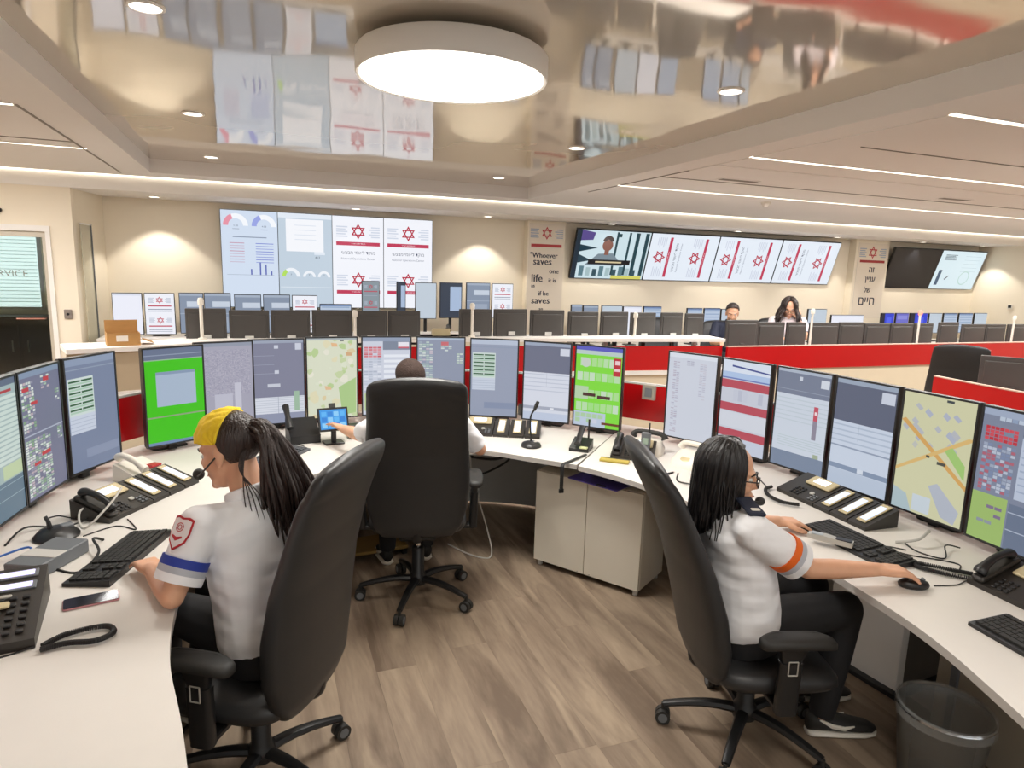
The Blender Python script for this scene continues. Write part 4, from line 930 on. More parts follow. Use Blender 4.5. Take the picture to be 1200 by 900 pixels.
def shoe(parent, heel, toe, m_up=BLACK_MATTE):
    h, t_ = Vector(heel), Vector(toe); d = (t_ - h).normalized(); sd = d.cross(V3(0, 0, 1)); L = (t_ - h).length
    def ring(f, w, z0, z1, n=14):
        c = h + d * L * f; return [tuple(c + sd * w * math.cos(a) + V3(0, 0, z0 + (z1 - z0) * (0.5 + 0.5 * math.sin(a)))) for a in [2 * PI * k / n for k in range(n)]]
    s = MB(); s.loft([ring(0, .02, .02, .08), ring(.04, .034, .02, .105), ring(.25, .04, .02, .105), ring(.45, .042, .02, .085), ring(.7, .045, .02, .065), ring(.9, .04, .02, .052), ring(1, .02, .022, .04)])
    o = s.build('shoe', m_up, parent, 'all')
    s = MB(); s.loft([ring(0, .02, .0, .026), ring(.05, .037, 0, .028), ring(.5, .045, 0, .026), ring(.8, .047, 0, .026), ring(.97, .034, 0, .026), ring(1.02, .015, .004, .024)]); s.build('sole', WHITE_PL, o, 'all')
    s = MB()
    for q in (-1, 1):
        s.tube([h + d * L * .12 + sd * q * .037 + V3(0, 0, .085), h + d * L * .3 + sd * q * .042 + V3(0, 0, .06), h + d * L * .48 + sd * q * .0435 + V3(0, 0, .05), h + d * L * .62 + sd * q * .043 + V3(0, 0, .06)], [.003, .006, .006, .002], 6, flat=1.6)
    s.build('side_stripe', WHITE_PL, o, True)
    return o
def band(parent, name, m, p0, p1, f0, f1, r0, r1):
    a, b = lerp(p0, p1, f0), lerp(p0, p1, f1)
    return MB().tube([a, b], [r0, r1], 28).build(name, m, parent, 40)

# ---- woman on the right, glasses, orange band
shR, elR, wrR = (1.585, 1.755, 0.945), (1.80, 1.705, 0.80), (2.055, 1.632, 0.795)
shL, elL, wrL = (1.665, 2.075, 0.945), (1.84, 2.13, 0.80), (2.08, 2.16, 0.775)
t, H, S, F, up = seated('woman with long black hair and glasses, white shirt with orange sleeve band', None, FA_R, (1.70, 1.925, 0.545), (1.605, 1.93, 0.985), (1.598, 1.925, 1.10), math.radians(-34), -0.10,
    [shR, shL], [elR, elL], [wrR, wrL], [((0.9, -0.38, -0.02), (0, 0, 1), (0.3, 0.9, 0), 0.48), ((0.9, -0.2, -0.05), (0, 0, 1), (-0.2, -0.9, 0), 0.4)],
    [(2.10, 1.79, 0.555), (2.13, 1.99, 0.555)], [(2.07, 1.815, 0.09), (2.17, 2.02, 0.09)], SHIRT, PANTS, fat=1.08, sleeve=0.5, voxel=0.0055)
eyes(H, t)
fv = F
shoe(t, (2.02, 1.835, 0.0), (2.285, 1.745, 0.0)); shoe(t, (2.12, 2.03, 0), (2.38, 1.96, 0))
ax0, ax1 = Vector(shR), Vector(elR)
band(t, 'orange_sleeve_band', ORANGE, ax0, ax1, 0.50, 0.60, 0.0715, 0.0715); band(t, 'grey_sleeve_band', REFL, ax0, ax1, 0.60, 0.68, 0.0715, 0.0715); band(t, 'sleeve_hem', SHIRT, ax0, ax1, 0.68, 0.79, 0.072, 0.071)
# shoulder epaulette
e0 = lerp(shR, (1.605, 1.93, 0.985), -0.10) + V3(0.0, 0.0, 0.066); e1 = lerp(shR, (1.605, 1.93, 0.985), 0.52) + V3(0.005, 0, 0.068)
dv = (e1 - e0).normalized(); fw = V3(math.cos(FA_R), math.sin(FA_R), 0); nr = dv.cross(fw).normalized()
T = Matrix((( *(-dv), 0), (*fw, 0), (*(-nr if nr.z < 0 else nr), 0), (0, 0, 0, 1))).transposed(); T.translation = (e0 + e1) / 2
o = MB().rbox(0, 0, 0.004, (e1 - e0).length, 0.06, 0.016, 0.008, T=T).build('epaulette', NAVY, t, True)
MB().rbox(0.034, 0, 0.0135, 0.014, 0.03, 0.004, 0.003, T=T).build('rank_bars', WHITE_PL, o)
# hair
hb = wedge(H, 62, 268, 1.13, th=0.014, ripple=0.006)
strands(hb, H, 60, 62, 298, lambda az: 0.13 + 0.16 * max(0, math.sin(math.radians(az - 62) * 180 / 236)) , 0.0125, 3, 0.006, back_pull=0.02, k=1.15, flare=0.012)
strands(hb, H, 14, 60, 80, 0.15, 0.010, 5, 0.004, k=1.17, flare=0.004); strands(hb, H, 14, 280, 300, 0.15, 0.010, 6, 0.004, k=1.17)
hb.build('hair', HAIR_BLK, t, 'all')
strands(MB(), H, 6, 80, 110, 0.24, 0.004, 8, 0.01, k=1.2, flare=0.05).build('loose_lock', HAIR_BLK, t, 'all')
gl = MB()
for q in (-1, 1):
    gl.tube([H @ Vector((q * 0.034 + 0.024 * math.cos(a), 0.104 - abs(0.024 * math.cos(a)) * .15, -0.002 + 0.019 * math.sin(a))) for a in [2 * PI * k / 16 for k in range(17)]], 0.0026, 6)
    gl.tube([H @ Vector((q * 0.058, 0.099, 0.004)), H @ Vector((q * 0.075, 0.06, 0.006)), H @ Vector((q * 0.08, -0.005, 0.004))], 0.0026, 6)
gl.tube([H @ Vector((-0.010, 0.104, 0.002)), H @ Vector((0, 0.108, 0.006)), H @ Vector((0.010, 0.104, 0.002))], 0.0024, 6)
gl.build('glasses', BLACK_PL, t, True)
hm = MB(); hm.tube(arc([H @ Vector((0.082, -0.005, 0.0)), H @ Vector((0.078, 0.05, -0.05)), H @ Vector((0.04, 0.115, -0.072))], 6), 0.0028, 6); hm.sphere(H @ Vector((0.022, 0.122, -0.072)), (0.018, 0.018, 0.016), 12, 8)
hm.build('headset_microphone', BLACK_MATTE, t, True)

# ---- woman on the left, yellow headscarf and ponytail
shL, elL, wrL = (-0.205, 2.235, 0.985), (-0.285, 2.165, 0.785), (-0.375, 2.40, 0.785)
shR, elR, wrR = (0.065, 2.475, 0.985), (-0.02, 2.66, 0.82), (-0.23, 2.80, 0.785)
t, H, S, F, up = seated('woman with yellow headscarf and dark ponytail, white shirt with blue sleeve band', None, FA_L, (0.015, 2.275, 0.585), (-0.055, 2.35, 1.03), (-0.112, 2.415, 1.18), math.radians(150), -0.26,
    [shR, shL], [elR, elL], [wrR, wrL], [((-0.75, 0.6, -0.05), (0, 0, 1), (-0.3, -0.8, 0), 0.5), ((-0.35, 0.9, -0.03), (0, 0, 1), (0.8, 0.4, 0), 0.5)],
    [(-0.20, 2.66, 0.58), (-0.36, 2.52, 0.58)], [(-0.28, 2.66, 0.09), (-0.40, 2.52, 0.09)], SHIRT, PANTS, fat=1.08, sleeve=0.5, hs=1.08)
eyes(H, t)
shoe(t, (-0.24, 2.62, 0), (-0.42, 2.82, 0)); shoe(t, (-0.36, 2.48, 0), (-0.54, 2.68, 0))
a0, a1 = Vector(shL), Vector(elL)
band(t, 'blue_sleeve_band', BLUE_B, a0, a1, 0.46, 0.58, 0.0725, 0.0725); band(t, 'grey_sleeve_band', REFL, a0, a1, 0.58, 0.67, 0.0725, 0.0725); band(t, 'sleeve_hem', SHIRT, a0, a1, 0.67, 0.79, 0.073, 0.072)
# shield badge on the sleeve: flat embroidered patch wrapped on the arm
pc = lerp(a0, a1, 0.14); axd = (a1 - a0).normalized(); outd = V3(-0.66, -0.75, 0.0); outd = (outd - axd * outd.dot(axd)).normalized(); sdv = axd.cross(outd)
def patch(name, m, k, rr, par):
    b_ = MB(); sh_ = [(-.036, -.045), (-.02, -.05), (0, -.046), (.02, -.05), (.036, -.045), (.037, .0), (.030, .028), (0, .056), (-.030, .028), (-.037, .0)]
    ring_ = [(x * k, y * k) for x, y in sh_]; P_ = []
    for lay in (0.0, 0.004):
        for x, y in ring_: P_.append(pc + axd * y + outd * ((rr + lay) * math.cos(x / rr)) + sdv * ((rr + lay) * math.sin(x / rr)))
        P_.append(pc + outd * (rr + lay))
    n = len(ring_); f_ = [(i, (i + 1) % n, n) for i in range(n)] + [(n + 1 + i, n + 1 + (i + 1) % n, 2 * n + 1) for i in range(n)] + [(i, (i + 1) % n, n + 1 + (i + 1) % n, n + 1 + i) for i in range(n)]
    b_.add(P_, f_); return b_.build(name, m, par, True)
RED_CL = mat('red_embroidery', 'B8242E', 0.7); pt = patch('shield_badge', RED_CL, 1.0, 0.0715, t); patch('badge_field', mat('white_embroidery', 'EFE9EA', 0.8), 0.86, 0.0722, pt)
m_ = MB()
def onarm(x, y, r_=0.0768): return pc + axd * y + outd * (r_ * math.cos(x / r_)) + sdv * (r_ * math.sin(x / r_))
for k in range(2): m_.tube([onarm((0.013 - 0.006 * k) * math.cos(a), -0.016 + (0.013 - 0.006 * k) * math.sin(a)) for a in [2 * PI * q / 14 for q in range(15)]], 0.0012, 5)
m_.build('badge_circle', RED_CL, pt, True)
MB().tube([onarm(-0.018, 0.012), onarm(0, 0.020), onarm(0.018, 0.012)], [0.003, 0.006, 0.003], 6).build('badge_ribbon', RED_CL, pt, True)
# hair cap, headscarf, ponytail
hb = wedge(H, 85, 262, 1.09, th=0.012, ripple=0.006)
pb = H @ Vector((0, -0.115, 0.045)); R_ = random.Random(5)
for k in range(96):
    a = 2 * PI * k / 96 * 3.0; rr = 0.012 + 0.022 * R_.random()
    q0 = pb + S * rr * math.cos(a) * 1.0 + V3(0, 0, rr * math.sin(a)); sp_ = R_.uniform(-1, 1); dp = R_.uniform(0, 1)
    base = V3(0.055, -0.045, 0)            # hangs down the back, toward the camera side
    end = R_.uniform(0.30, 0.43)
    pts = [H @ Vector((R_.uniform(-.03, .03), -0.06, 0.06 + R_.uniform(-.02, .02))), q0, q0 + base * 0.7 + V3(0, 0, -0.03) + S * sp_ * 0.02, q0 + base * (1.1 + .3 * dp) + V3(0, 0, -0.13) + S * (sp_ * 0.065 + .01), q0 + base * (1.2 + .5 * dp) + V3(0, 0, -0.24) + S * (sp_ * 0.085 + .025) + F * R_.uniform(-.02, .03), q0 + base * (1.2 + .6 * dp) + V3(0, 0, -end) + S * (sp_ * 0.09 + 0.045) + F * R_.uniform(-.03, .04)]
    hb.tube(arc(pts, 4), [0.007] * 4 + [0.0085] * 12 + [0.006, 0.005, 0.004, 0.003, 0.002], 6)
hb.build('hair', HAIR_BRN, t, 'all')
wedge(H, 10, 112, 1.19, th=0.016, ripple=0.034, phi0=0.06, phi1=PI - 0.06, na=22, nf=40).build('headscarf', YELLOW, t, 'all')
lk = MB()
for k in range(5):
    p0 = H @ Vector((-0.045 - 0.005 * k, -0.085, 0.0)); pts = [p0, p0 + V3(-0.01, -0.03, -0.06), p0 + V3(0.015 * k - .01, -0.06, -0.14), p0 + V3(0.02 * k, -0.085, -0.22)]
    lk.tube(arc(pts, 5), [0.002] * 12 + [0.002, 0.0015, 0.001, 0.001], 6)
lk.build('loose_lock', HAIR_BRN, t, 'all')
hs_ = MB(); hs_.tube(arc([H @ Vector((-0.085, 0.0, -0.005)), H @ Vector((-0.075, 0.06, -0.04)), H @ Vector((-0.02, 0.125, -0.06))], 6), 0.003, 6); hs_.sphere(H @ Vector((0, 0.135, -0.058)), 0.02, 12, 8); hs_.build('headset_microphone', BLACK_MATTE, t, True)

# ---- man in the middle, mostly hidden by his chair
t, H, S, F, up = seated('man in white shirt seen from behind the middle chair, touching a tablet', None, PI / 2, (0.815, 3.40, 0.60), (0.78, 3.47, 1.05), (0.745, 3.52, 1.205), math.radians(96), -0.12,
    [(0.985, 3.47, 1.005), (0.615, 3.48, 1.005)], [(1.165, 3.55, 0.79), (0.50, 3.72, 0.875)], [(1.215, 3.79, 0.785), (0.435, 3.925, 0.865)], [((0.15, 0.95, -0.05), (0, 0, 1), (-1, 0, 0), 0.5), ((-0.35, 0.9, 0.10), (0.3, 0.1, 1), (0.9, 0.3, -0.2), 0.35)],
    [(0.92, 3.86, 0.585), (0.70, 3.86, 0.585)], [(0.93, 3.90, 0.09), (0.69, 3.90, 0.09)], SHIRT, PANTS, sleeve=0.6, sl_r=0.06)
eyes(H, t)
shoe(t, (0.93, 3.86, 0), (0.95, 4.13, 0)); shoe(t, (0.69, 3.86, 0), (0.67, 4.13, 0))
hb = wedge(H, 58, 250, 1.09, th=0.014, ripple=0.004); hb.build('hair', mat('short_dark_hair', '34221A', 0.8, var=0.4, vscale=60, bump=0.6, bscale=160), t, 'all')

# ---- two people at the far counter, facing the camera
def far_person(x, y, z, yaw, label, shirt_m, long_hair, hand_up, hsz=1.0, pitch=-0.35):
    F = V3(math.cos(yaw), math.sin(yaw), 0); S = V3(math.sin(yaw), -math.cos(yaw), 0); c = V3(x, y, 0)
    nk = c + F * 0.02 + V3(0, 0, z - 0.125); hp = c - F * 0.06 + V3(0, 0, z - 0.56)
    sh = [nk + S * 0.175 - V3(0, 0, .045), nk - S * 0.175 - V3(0, 0, .045)]
    el = [sh[0] + F * .16 + S * .05 - V3(0, 0, .2), sh[1] + F * .16 - S * .05 - V3(0, 0, .2)]
    wr = [el[0] + F * .2 - S * .1 + V3(0, 0, .02), el[1] + F * .2 + S * .1 + V3(0, 0, .02)]
    hd = [(F, (0, 0, 1), -S, 0.5), (F, (0, 0, 1), S, 0.5)]
    if hand_up:
        wr[1] = c + F * 0.11 - S * 0.115 + V3(0, 0, z - 0.13); hd[1] = (V3(0, 0, 1) - F * .15 + S * .1, -S * 0.3 + F, F, 0.35)
        el[1] = sh[1] + F * .2 - S * .05 - V3(0, 0, .19)
    kn = [hp + F * .36 + S * .1, hp + F * .36 - S * .1]; an = [k_ - V3(0, 0, k_.z - .09) for k_ in kn]
    t, H, S2, F2, up = seated(label, None, yaw, hp, nk, c + F * 0.05 + V3(0, 0, z), yaw, pitch, sh, el, wr, hd, kn, an, shirt_m, PANTS, voxel=0.009, hs=hsz)
    eyes(H, t)
    if long_hair:
        hb = wedge(H, 68, 262, 1.13, th=0.014, ripple=0.012); strands(hb, H, 60, 44, 316, lambda az: 0.22 + 0.06 * math.sin(az), 0.018, 4, 0.022, k=1.24, flare=0.10); hb.build('hair', HAIR_BRN, t, 'all')
        gl = MB()
        for q in (-1, 1): gl.tube([H @ Vector((q * 0.034 + 0.025 * math.cos(a), 0.102, -0.003 + 0.020 * math.sin(a))) for a in [2 * PI * k / 14 for k in range(15)]], 0.0028, 6)
        gl.tube([H @ Vector((-0.009, 0.104, 0)), H @ Vector((0.009, 0.104, 0))], 0.0025, 6); gl.build('glasses', mat('brown_frame', '6A4438', 0.4), t, True)
    else:
        hb = wedge(H, 44, 240, 1.12, th=0.02, ripple=0.008); hb.build('hair', HAIR_BRN, t, 'all')
        wedge(H, 78, 92, 1.15, th=0.01).build('headset_band', BLACK_PL, t, 'all')
        bd = Flesh(); bd.ell(H @ Vector((0, 0.052, -0.078)), (0.05, 0.045, 0.036), H.to_3x3().normalized()); bd.fuse('beard', mat('beard', '5A4334', 0.8), t, 0.006, 2)
    return t
far_person(5.62, 6.98, 1.36, math.radians(-122), 'man in dark jacket with headset behind the far monitors', NAVY, False, False)
far_person(6.50, 6.95, 1.425, math.radians(-125), 'woman with long wavy brown hair and glasses behind the far monitors', mat('pale_pink_blouse', 'E6DADC', 0.8, bump=0.2, bscale=10), True, True)
# ================================================================== FAR COUNTERS AND THEIR MONITORS
ORD = ['first', 'second', 'third', 'fourth', 'fifth', 'sixth', 'seventh', 'eighth', 'ninth', 'tenth', 'eleventh', 'twelfth', 'thirteenth', 'fourteenth']
# counter with the white ledge
path = sm2([(-1.35, 5.72), (-0.95, 5.86), (-0.04, 6.22), (1.5, 6.26), (2.7, 6.2), (3.45, 6.12), (4.78, 6.0)], 4)
t = thing('far_counter', 'far counter with white ledge behind the middle monitors', 'counter')
MB().strip(path, 0.42, 1.105, 1.14).build('ledge', WHITE_PAINT, t, True)
MB().strip(offs(path, 0.05), 0.02, 0.79, 1.055).build('privacy_panel', RED, t, True)
n0 = [p for p in path if p[0] < 0.25]
MB().strip(offs(n0, 0.035), 0.012, 0.77, 1.105).build('beige_panel', mat('beige_panel', 'BFAE92', 0.6), t, True)
MB().strip(offs(path, 0.03), 0.05, 0.745, 0.79).build('white_rail', WHITE_PAINT, t, True)
MB().strip(offs(path, 0.07), 0.03, 0.0, 0.745).build('front_panel', CREAM, t, True)
MB().strip(offs(path, 0.10), 0.75, 0.71, 0.74).build('worktop', DESK, t, True)
for k in (2, 8, 14, 20, 23):
    x, y = offs(path, 0.22)[k]; MB().box(x - .02, x + .02, y - .02, y + .02, 0.74, 1.105).build('ledge_post', LGREY, t)
# long red panelled counter on the right
t = thing('far_counter', 'long far counter with red upper panel and cream lower panel', 'counter')
MB().box(4.795, 12.6, 5.97, 6.0, 0.79, 1.05).build('privacy_panel', RED, t); MB().box(4.795, 12.6, 6.0, 6.03, 0.0, 0.80).build('front_panel', CREAM, t)
MB().box(4.795, 12.6, 5.965, 6.01, 1.05, 1.06).build('top_rail', mat('pale_rail', 'D8B8A8', 0.5), t); MB().box(4.795, 12.6, 6.03, 6.78, 0.71, 0.74).build('worktop', DESK, t)
for x in (5.6, 8.2, 10.8): MB().box(x - .02, x + .02, 6.04, 6.7, 0.0, 0.71).build('leg_panel', WHITE_PAINT, t)
# red counter of the neighbouring horseshoe on the right
pth = sm2([(5.55, 4.12), (5.5, 3.7), (5.47, 3.2), (5.5, 2.2), (5.6, 1.0)], 4)
t = thing('side_counter', 'red panelled desk edge at the right picture edge', 'counter')
MB().strip(pth, 0.03, 0.83, 1.0).build('privacy_panel', RED, t, True); MB().strip(pth, 0.025, 0.0, 0.83).build('front_panel', CREAM, t, True); MB().strip(offs(pth, 0.03), 0.75, 0.71, 0.74).build('worktop', DESK, t, True)
MB().strip(offs(pth, -0.002), 0.034, 1.0, 1.01).build('top_rail', mat('pale_rail', 'D8B8A8', 0.5), t, True)

# rear-facing monitors
RW, RH = 0.40, 0.33
rb = MB().rbox(0, 0, 0, RW, 0.03, RH, 0.008).rbox(0, -0.018, -0.01, RW * 0.86, 0.016, RH * 0.8, 0.012).mesh('casing', MON_BACK, True)
rp = MB().box(-RW / 2 + .012, RW / 2 - .012, 0.0155, 0.017, -RH / 2 + .012, RH / 2 - .012).mesh('screen', mat('dim_panel', '3A4048', 0.3, emit='8090A8', es=0.35))
rn = MB().rbox(0, -0.03, -0.30, 0.05, 0.03, 0.34, 0.006).mesh('stand_neck', MON_BACK); rf = MB().rbox(0, -0.01, -0.47, 0.22, 0.18, 0.016, 0.02).mesh('stand_base', MON_BACK)
rl = MB().rbox(0, -0.05, -0.082, 0.075, 0.012, 0.04, 0.004).mesh('cable_cover', LGREY)
def rear_monitor(x0, x1, ztop, y, label, group, base=0.74):
    t = thing('rear_facing_monitor', label, 'monitor', ((x0 + x1) / 2, y, ztop - RH / 2), random.uniform(-.06, .06), group)
    k = (x1 - x0) / RW
    for nm, me in (('casing', rb), ('screen', rp)): o = obj(nm, me, t); o.scale = (k, 1, 1)
    f = (ztop - RH / 2 - base) / 0.478
    o = obj('stand_neck', rn, t); o.scale = (1, 1, f); o = obj('stand_base', rf, t); o.scale = (k, 1, f)
    if base < 1.0 and ztop > 1.36: obj('cable_cover', rl, t)
    return t
LA = [(-0.616, -0.285, 1.403), (-0.264, 0.074, 1.39), (0.088, 0.433, 1.393), (0.448, 0.815, 1.396), (0.831, 1.148, 1.39), (1.156, 1.468, 1.393)]
LBm = [(1.869, 2.215, 1.415), (2.233, 2.601, 1.418), (2.64, 3.024, 1.411), (3.075, 3.434, 1.396), (3.465, 3.806, 1.398), (3.839, 4.158, 1.391), (4.231, 4.517, 1.393), (4.558, 4.80, 1.385)]
LC = [(5.174, 5.619, 1.307), (5.629, 6.032, 1.282), (6.072, 6.382, 1.282), (6.437, 6.906, 1.277), (6.927, 7.333, 1.282), (7.351, 7.803, 1.268), (7.818, 8.224, 1.268), (8.255, 8.594, 1.268), (8.705, 9.106, 1.283), (9.163, 9.649, 1.255), (9.66, 10.062, 1.254), (10.117, 10.544, 1.254), (10.6, 11.0, 1.254)]
for i, a in enumerate(LA): rear_monitor(*a, 6.46, 'black monitor back on the white ledge counter, %s from the left, left run' % ORD[i], 'monitor backs on the white ledge counter')
for i, a in enumerate(LBm): rear_monitor(*a, 6.46, 'black monitor back on the white ledge counter, %s right of the gap' % ORD[i], 'monitor backs on the white ledge counter')
for i, a in enumerate(LC): rear_monitor(*a, 6.5, 'black monitor back above the long red panel, %s from the left' % ORD[i], 'monitor backs above the red panel')
t = rear_monitor(5.76, 6.14, 1.215, 3.72, 'large dark monitor back at the right edge behind the red panel', None); t.rotation_euler = (0, 0, math.radians(-55))
for c_ in t.children: c_.scale = (c_.scale[0] * 1.25, 1, c_.scale[2])
# chair back showing between the counters
make_chair('black office chair at the left end of the red counter', (4.88, 7.45, 0), math.radians(150), -0.05)
make_chair('black office chair of the man in the dark jacket', (5.62, 7.12, 0), math.radians(-122) - PI / 2, -0.06)
make_chair('black office chair of the woman with wavy hair', (6.50, 7.08, 0), math.radians(-125) - PI / 2, -0.02)

# slim status light poles
def pole(x, y, z0, z1, lit, label):
    t = thing('status_light_pole', label, 'status light', (x, y, z0), 0, 'slim white status light poles')
    MB().lathe([(0.035, 0), (0.035, 0.012), (0.014, 0.02), (0.014, z1 - z0 - 0.06)], 16).build('pole', WHITE_PL, t, True)
    MB().lathe([(0.024, z1 - z0 - 0.06), (0.026, z1 - z0 - 0.02), (0.018, z1 - z0), (0.002, z1 - z0 + .003)], 16).build('light_head', mat('red_signal', 'F09080', 0.4, emit='FF7058', es=0.9) if lit else WHITE_PL, t, True)
pole(-0.48, 6.35, 1.14, 1.50, False, 'white status light pole on the left end of the ledge'); pole(1.975, 6.36, 1.14, 1.48, False, 'white status light pole beside the gap in the ledge monitors')
pole(0.83, 6.38, 1.14, 1.40, False, 'thin white pole between left run monitors'); pole(3.82, 6.32, 1.14, 1.40, False, 'thin white pole between the right run monitors')
pole(6.27, 6.3, 0.74, 1.46, False, 'white status light pole beside the woman with wavy hair'); pole(8.08, 6.3, 0.74, 1.45, True, 'status light pole with glowing red head'); pole(9.93, 6.3, 0.74, 1.39, False, 'white status light pole near the right picture edge')

# wall-side desks and forward-facing monitors
t = thing('wall_desk', 'white desk along the back wall under the left video wall', 'desk')
MB().box(-1.7, 3.5, 8.45, 9.15, 0.90, 0.93).build('worktop', DESK, t); MB().box(-1.7, 3.5, 8.47, 8.5, 0, 0.90).build('front_panel', CREAM, t)
t = thing('wall_desk', 'white desk along the back wall under the tilted screens', 'desk')
MB().box(4.4, 13.2, 8.45, 9.1, 0.72, 0.75).build('worktop', DESK, t); MB().box(4.4, 13.2, 8.47, 8.5, 0, 0.72).build('front_panel', CREAM, t)
def fpage(w_, h_, kind, seed=0):
    p = Page(w_, h_, {'white': 'EDEFFA', 'poster': 'F0F2FA', 'grey': '8794A8', 'blue': '2A3FD0', 'pale': 'B9C8DC', 'dark': '3A4250', 'purple': '6A6CC8', 'greyposter': '8C98A0', 'blank': 'C2CEDA'}[kind])
    if kind in ('poster', 'greyposter'):
        for b in (0, .5):
            emblem(p, .5, .16 + b, .14, True, 'B4BCCE', 'C04050'); p.rect(.1, .29 + b, .9, .32 + b, 'C04A5C'); p.rect(.1, .38 + b, .9, .40 + b, '8A90A2'); p.rect(.1, .43 + b, .9, .445 + b, 'A8AEBE')
    elif kind == 'grey': p.rect(0, 0, 1, .06, 'A4B0C2'); p.rect(.3, .2, .98, .34, 'C6D0DE'); p.rect(0, .5, 1, .52, 'A4B0C2'); p.rect(.2, .6, .9, .95, '9CA8BA')
    elif kind == 'pale': rows(p, .05, .08, .95, .9, 7, '8FA4C4', .3); p.rect(0, 0, 1, .06, '6E86B0')
    elif kind == 'blue': p.rect(0, 0, .25, 1, '181C30'); p.rect(.4, .2, .8, .5, '4A60E8')
    elif kind == 'purple': p.rect(.1, .1, .9, .3, '8A8CD8'); p.rect(0, .8, 1, 1, '5054A8')
    elif kind == 'dark': p.rect(.45, .1, .98, .8, 'A9BCD8')
    elif kind == 'white': p.rect(.03, .02, .97, .05, 'D8DCEC')
    return p
FR = [(-1.574, -1.267, 1.43, .95, 'white', 'upright monitor with blank white page, far left'), (-1.249, -0.932, 1.433, .95, 'poster', 'upright monitor with red star poster, far left'),
      (-0.888, -0.625, 1.44, .96, 'grey', 'grey monitor rising behind the ledge pole, left of its pair'), (-0.62, -0.327, 1.443, .96, 'grey', 'grey monitor rising behind the ledge pole, right of its pair'), (-0.29, 0.016, 1.43, .96, 'grey', 'grey monitor below the first video wall screen'), (0.036, 0.351, 1.433, .96, 'grey', 'grey monitor below the second video wall screen'),
      (0.371, 0.675, 1.43, .96, 'poster', 'poster monitor below the second video wall screen'), (0.70, 1.092, 1.325, .97, 'pale', 'low pale monitor below the third video wall screen'), (1.223, 1.45, 1.623, 1.2, 'greyposter', 'dim grey poster monitor before the third video wall screen'), (1.67, 1.79, 1.622, 1.2, 'dark', 'narrow dark monitor before the fourth video wall screen'),
      (1.917, 2.203, 1.617, 1.14, 'blank', 'pale blank upright monitor right of the video wall'), (2.25, 2.556, 1.624, 1.15, 'dark', 'dark upright monitor with a pale window right of the video wall'), (2.615, 2.955, 1.631, 1.15, 'grey', 'grey upright monitor left of the last poster monitor'), (2.98, 3.291, 1.627, 1.15, 'poster', 'upright poster monitor nearest the English banner'),
      (4.192, 4.369, 1.35, .9, 'grey', 'narrow monitor top below the newscast, leftmost'), (4.383, 4.633, 1.34, .9, 'grey', 'grey monitor top below the newscast, second'), (4.689, 5.03, 1.342, .9, 'blank', 'blank monitor top below the newscast, third'), (5.045, 5.366, 1.335, .9, 'white', 'white monitor top below the newscast, fourth'), (5.396, 5.709, 1.335, .9, 'pale', 'pale monitor top below the newscast, fifth'),
      (6.172, 6.455, 1.316, .9, 'pale', 'blue striped monitor left of the man in the dark jacket'), (6.487, 6.792, 1.318, .9, 'pale', 'blue monitor close beside the man in the dark jacket'), (6.81, 6.98, 1.307, .9, 'blank', 'narrow pale monitor beside the man in the dark jacket'),
      (8.567, 8.974, 1.32, 1.0, 'blank', 'pale blue monitor right of the woman with wavy hair'), (9.082, 9.815, 1.223, .9, 'white', 'wide white monitor left of the Hebrew banner'),
      (10.23, 10.536, 1.258, .9, 'blue', 'deep blue monitor below the Hebrew banner'), (10.577, 10.889, 1.26, .9, 'purple', 'violet monitor next to the glowing red light'), (10.931, 11.358, 1.262, .9, 'blue', 'deep blue monitor right of the glowing red light'), (11.401, 11.729, 1.264, .9, 'blank', 'pale monitor under the dark wall screen, first of four'), (11.774, 12.131, 1.266, .9, 'pale', 'striped monitor under the dark wall screen, second of four'), (12.176, 12.542, 1.268, .9, 'pale', 'striped monitor under the pale wall screen, third of four'), (12.589, 12.94, 1.27, .9, 'blank', 'pale monitor under the pale wall screen, last of four')]
for i, (x0, x1, z1, z0, kd, lb) in enumerate(FR):
    w_, h_ = x1 - x0, z1 - z0; tb = 0.93 if x0 < 3.6 else 0.75
    t = thing('wall_desk_monitor', lb, 'monitor', ((x0 + x1) / 2, 8.7, z0), 0, 'forward facing monitors along the back wall')
    MB().rbox(0, 0.025, h_ / 2, w_, 0.035, h_, 0.006).build('casing', BLACK_PL, t); o = fpage(w_ - .016, h_ - .016, kd, i).build('screen', SCREEN, t); o.location = (0, 0.006, 0.008)
    MB().rbox(0, 0.05, (tb - z0) / 2 + .06, 0.04, 0.02, z0 - tb + .12, .005).build('stand_neck', BLACK_PL, t); MB().rbox(0, 0.06, tb - z0 + .007, 0.18, 0.14, 0.014, .015).build('stand_base', BLACK_PL, t)
# things on the far counters
t = thing('cardboard_box', 'open cardboard box on the left end of the far counter', 'box', (-1.03, 6.02, 1.14), math.radians(14))
b = MB(); b.box(-.115, .115, -.09, -.086, 0, .10); b.box(-.115, .115, .086, .09, 0, .19); b.box(-.115, -.111, -.086, .086, 0, .10); b.box(.111, .115, -.086, .086, 0, .10); b.box(-.111, .111, -.086, .086, 0, .004); b.build('carton', CARD, t)
MB().box(.115, .19, -.08, .08, .085, .089).build('flap', CARD, t).rotation_euler = (0, .35, 0)
MB().box(-.05, .03, -.0915, -.0902, .035, .08).build('paper_label', WHITE_PL, t)
t = thing('desk_telephone', 'pale desk telephone in the gap between far monitors', 'telephone', (1.72, 6.62, 1.14), math.radians(170))
worktop([(1.45, 6.45), (2.2, 6.45), (2.2, 6.95), (1.45, 6.95)], 1.105, 1.14, tag(thing('shelf', 'white shelf behind the gap in the ledge monitors', 'shelf'), None), 'board')
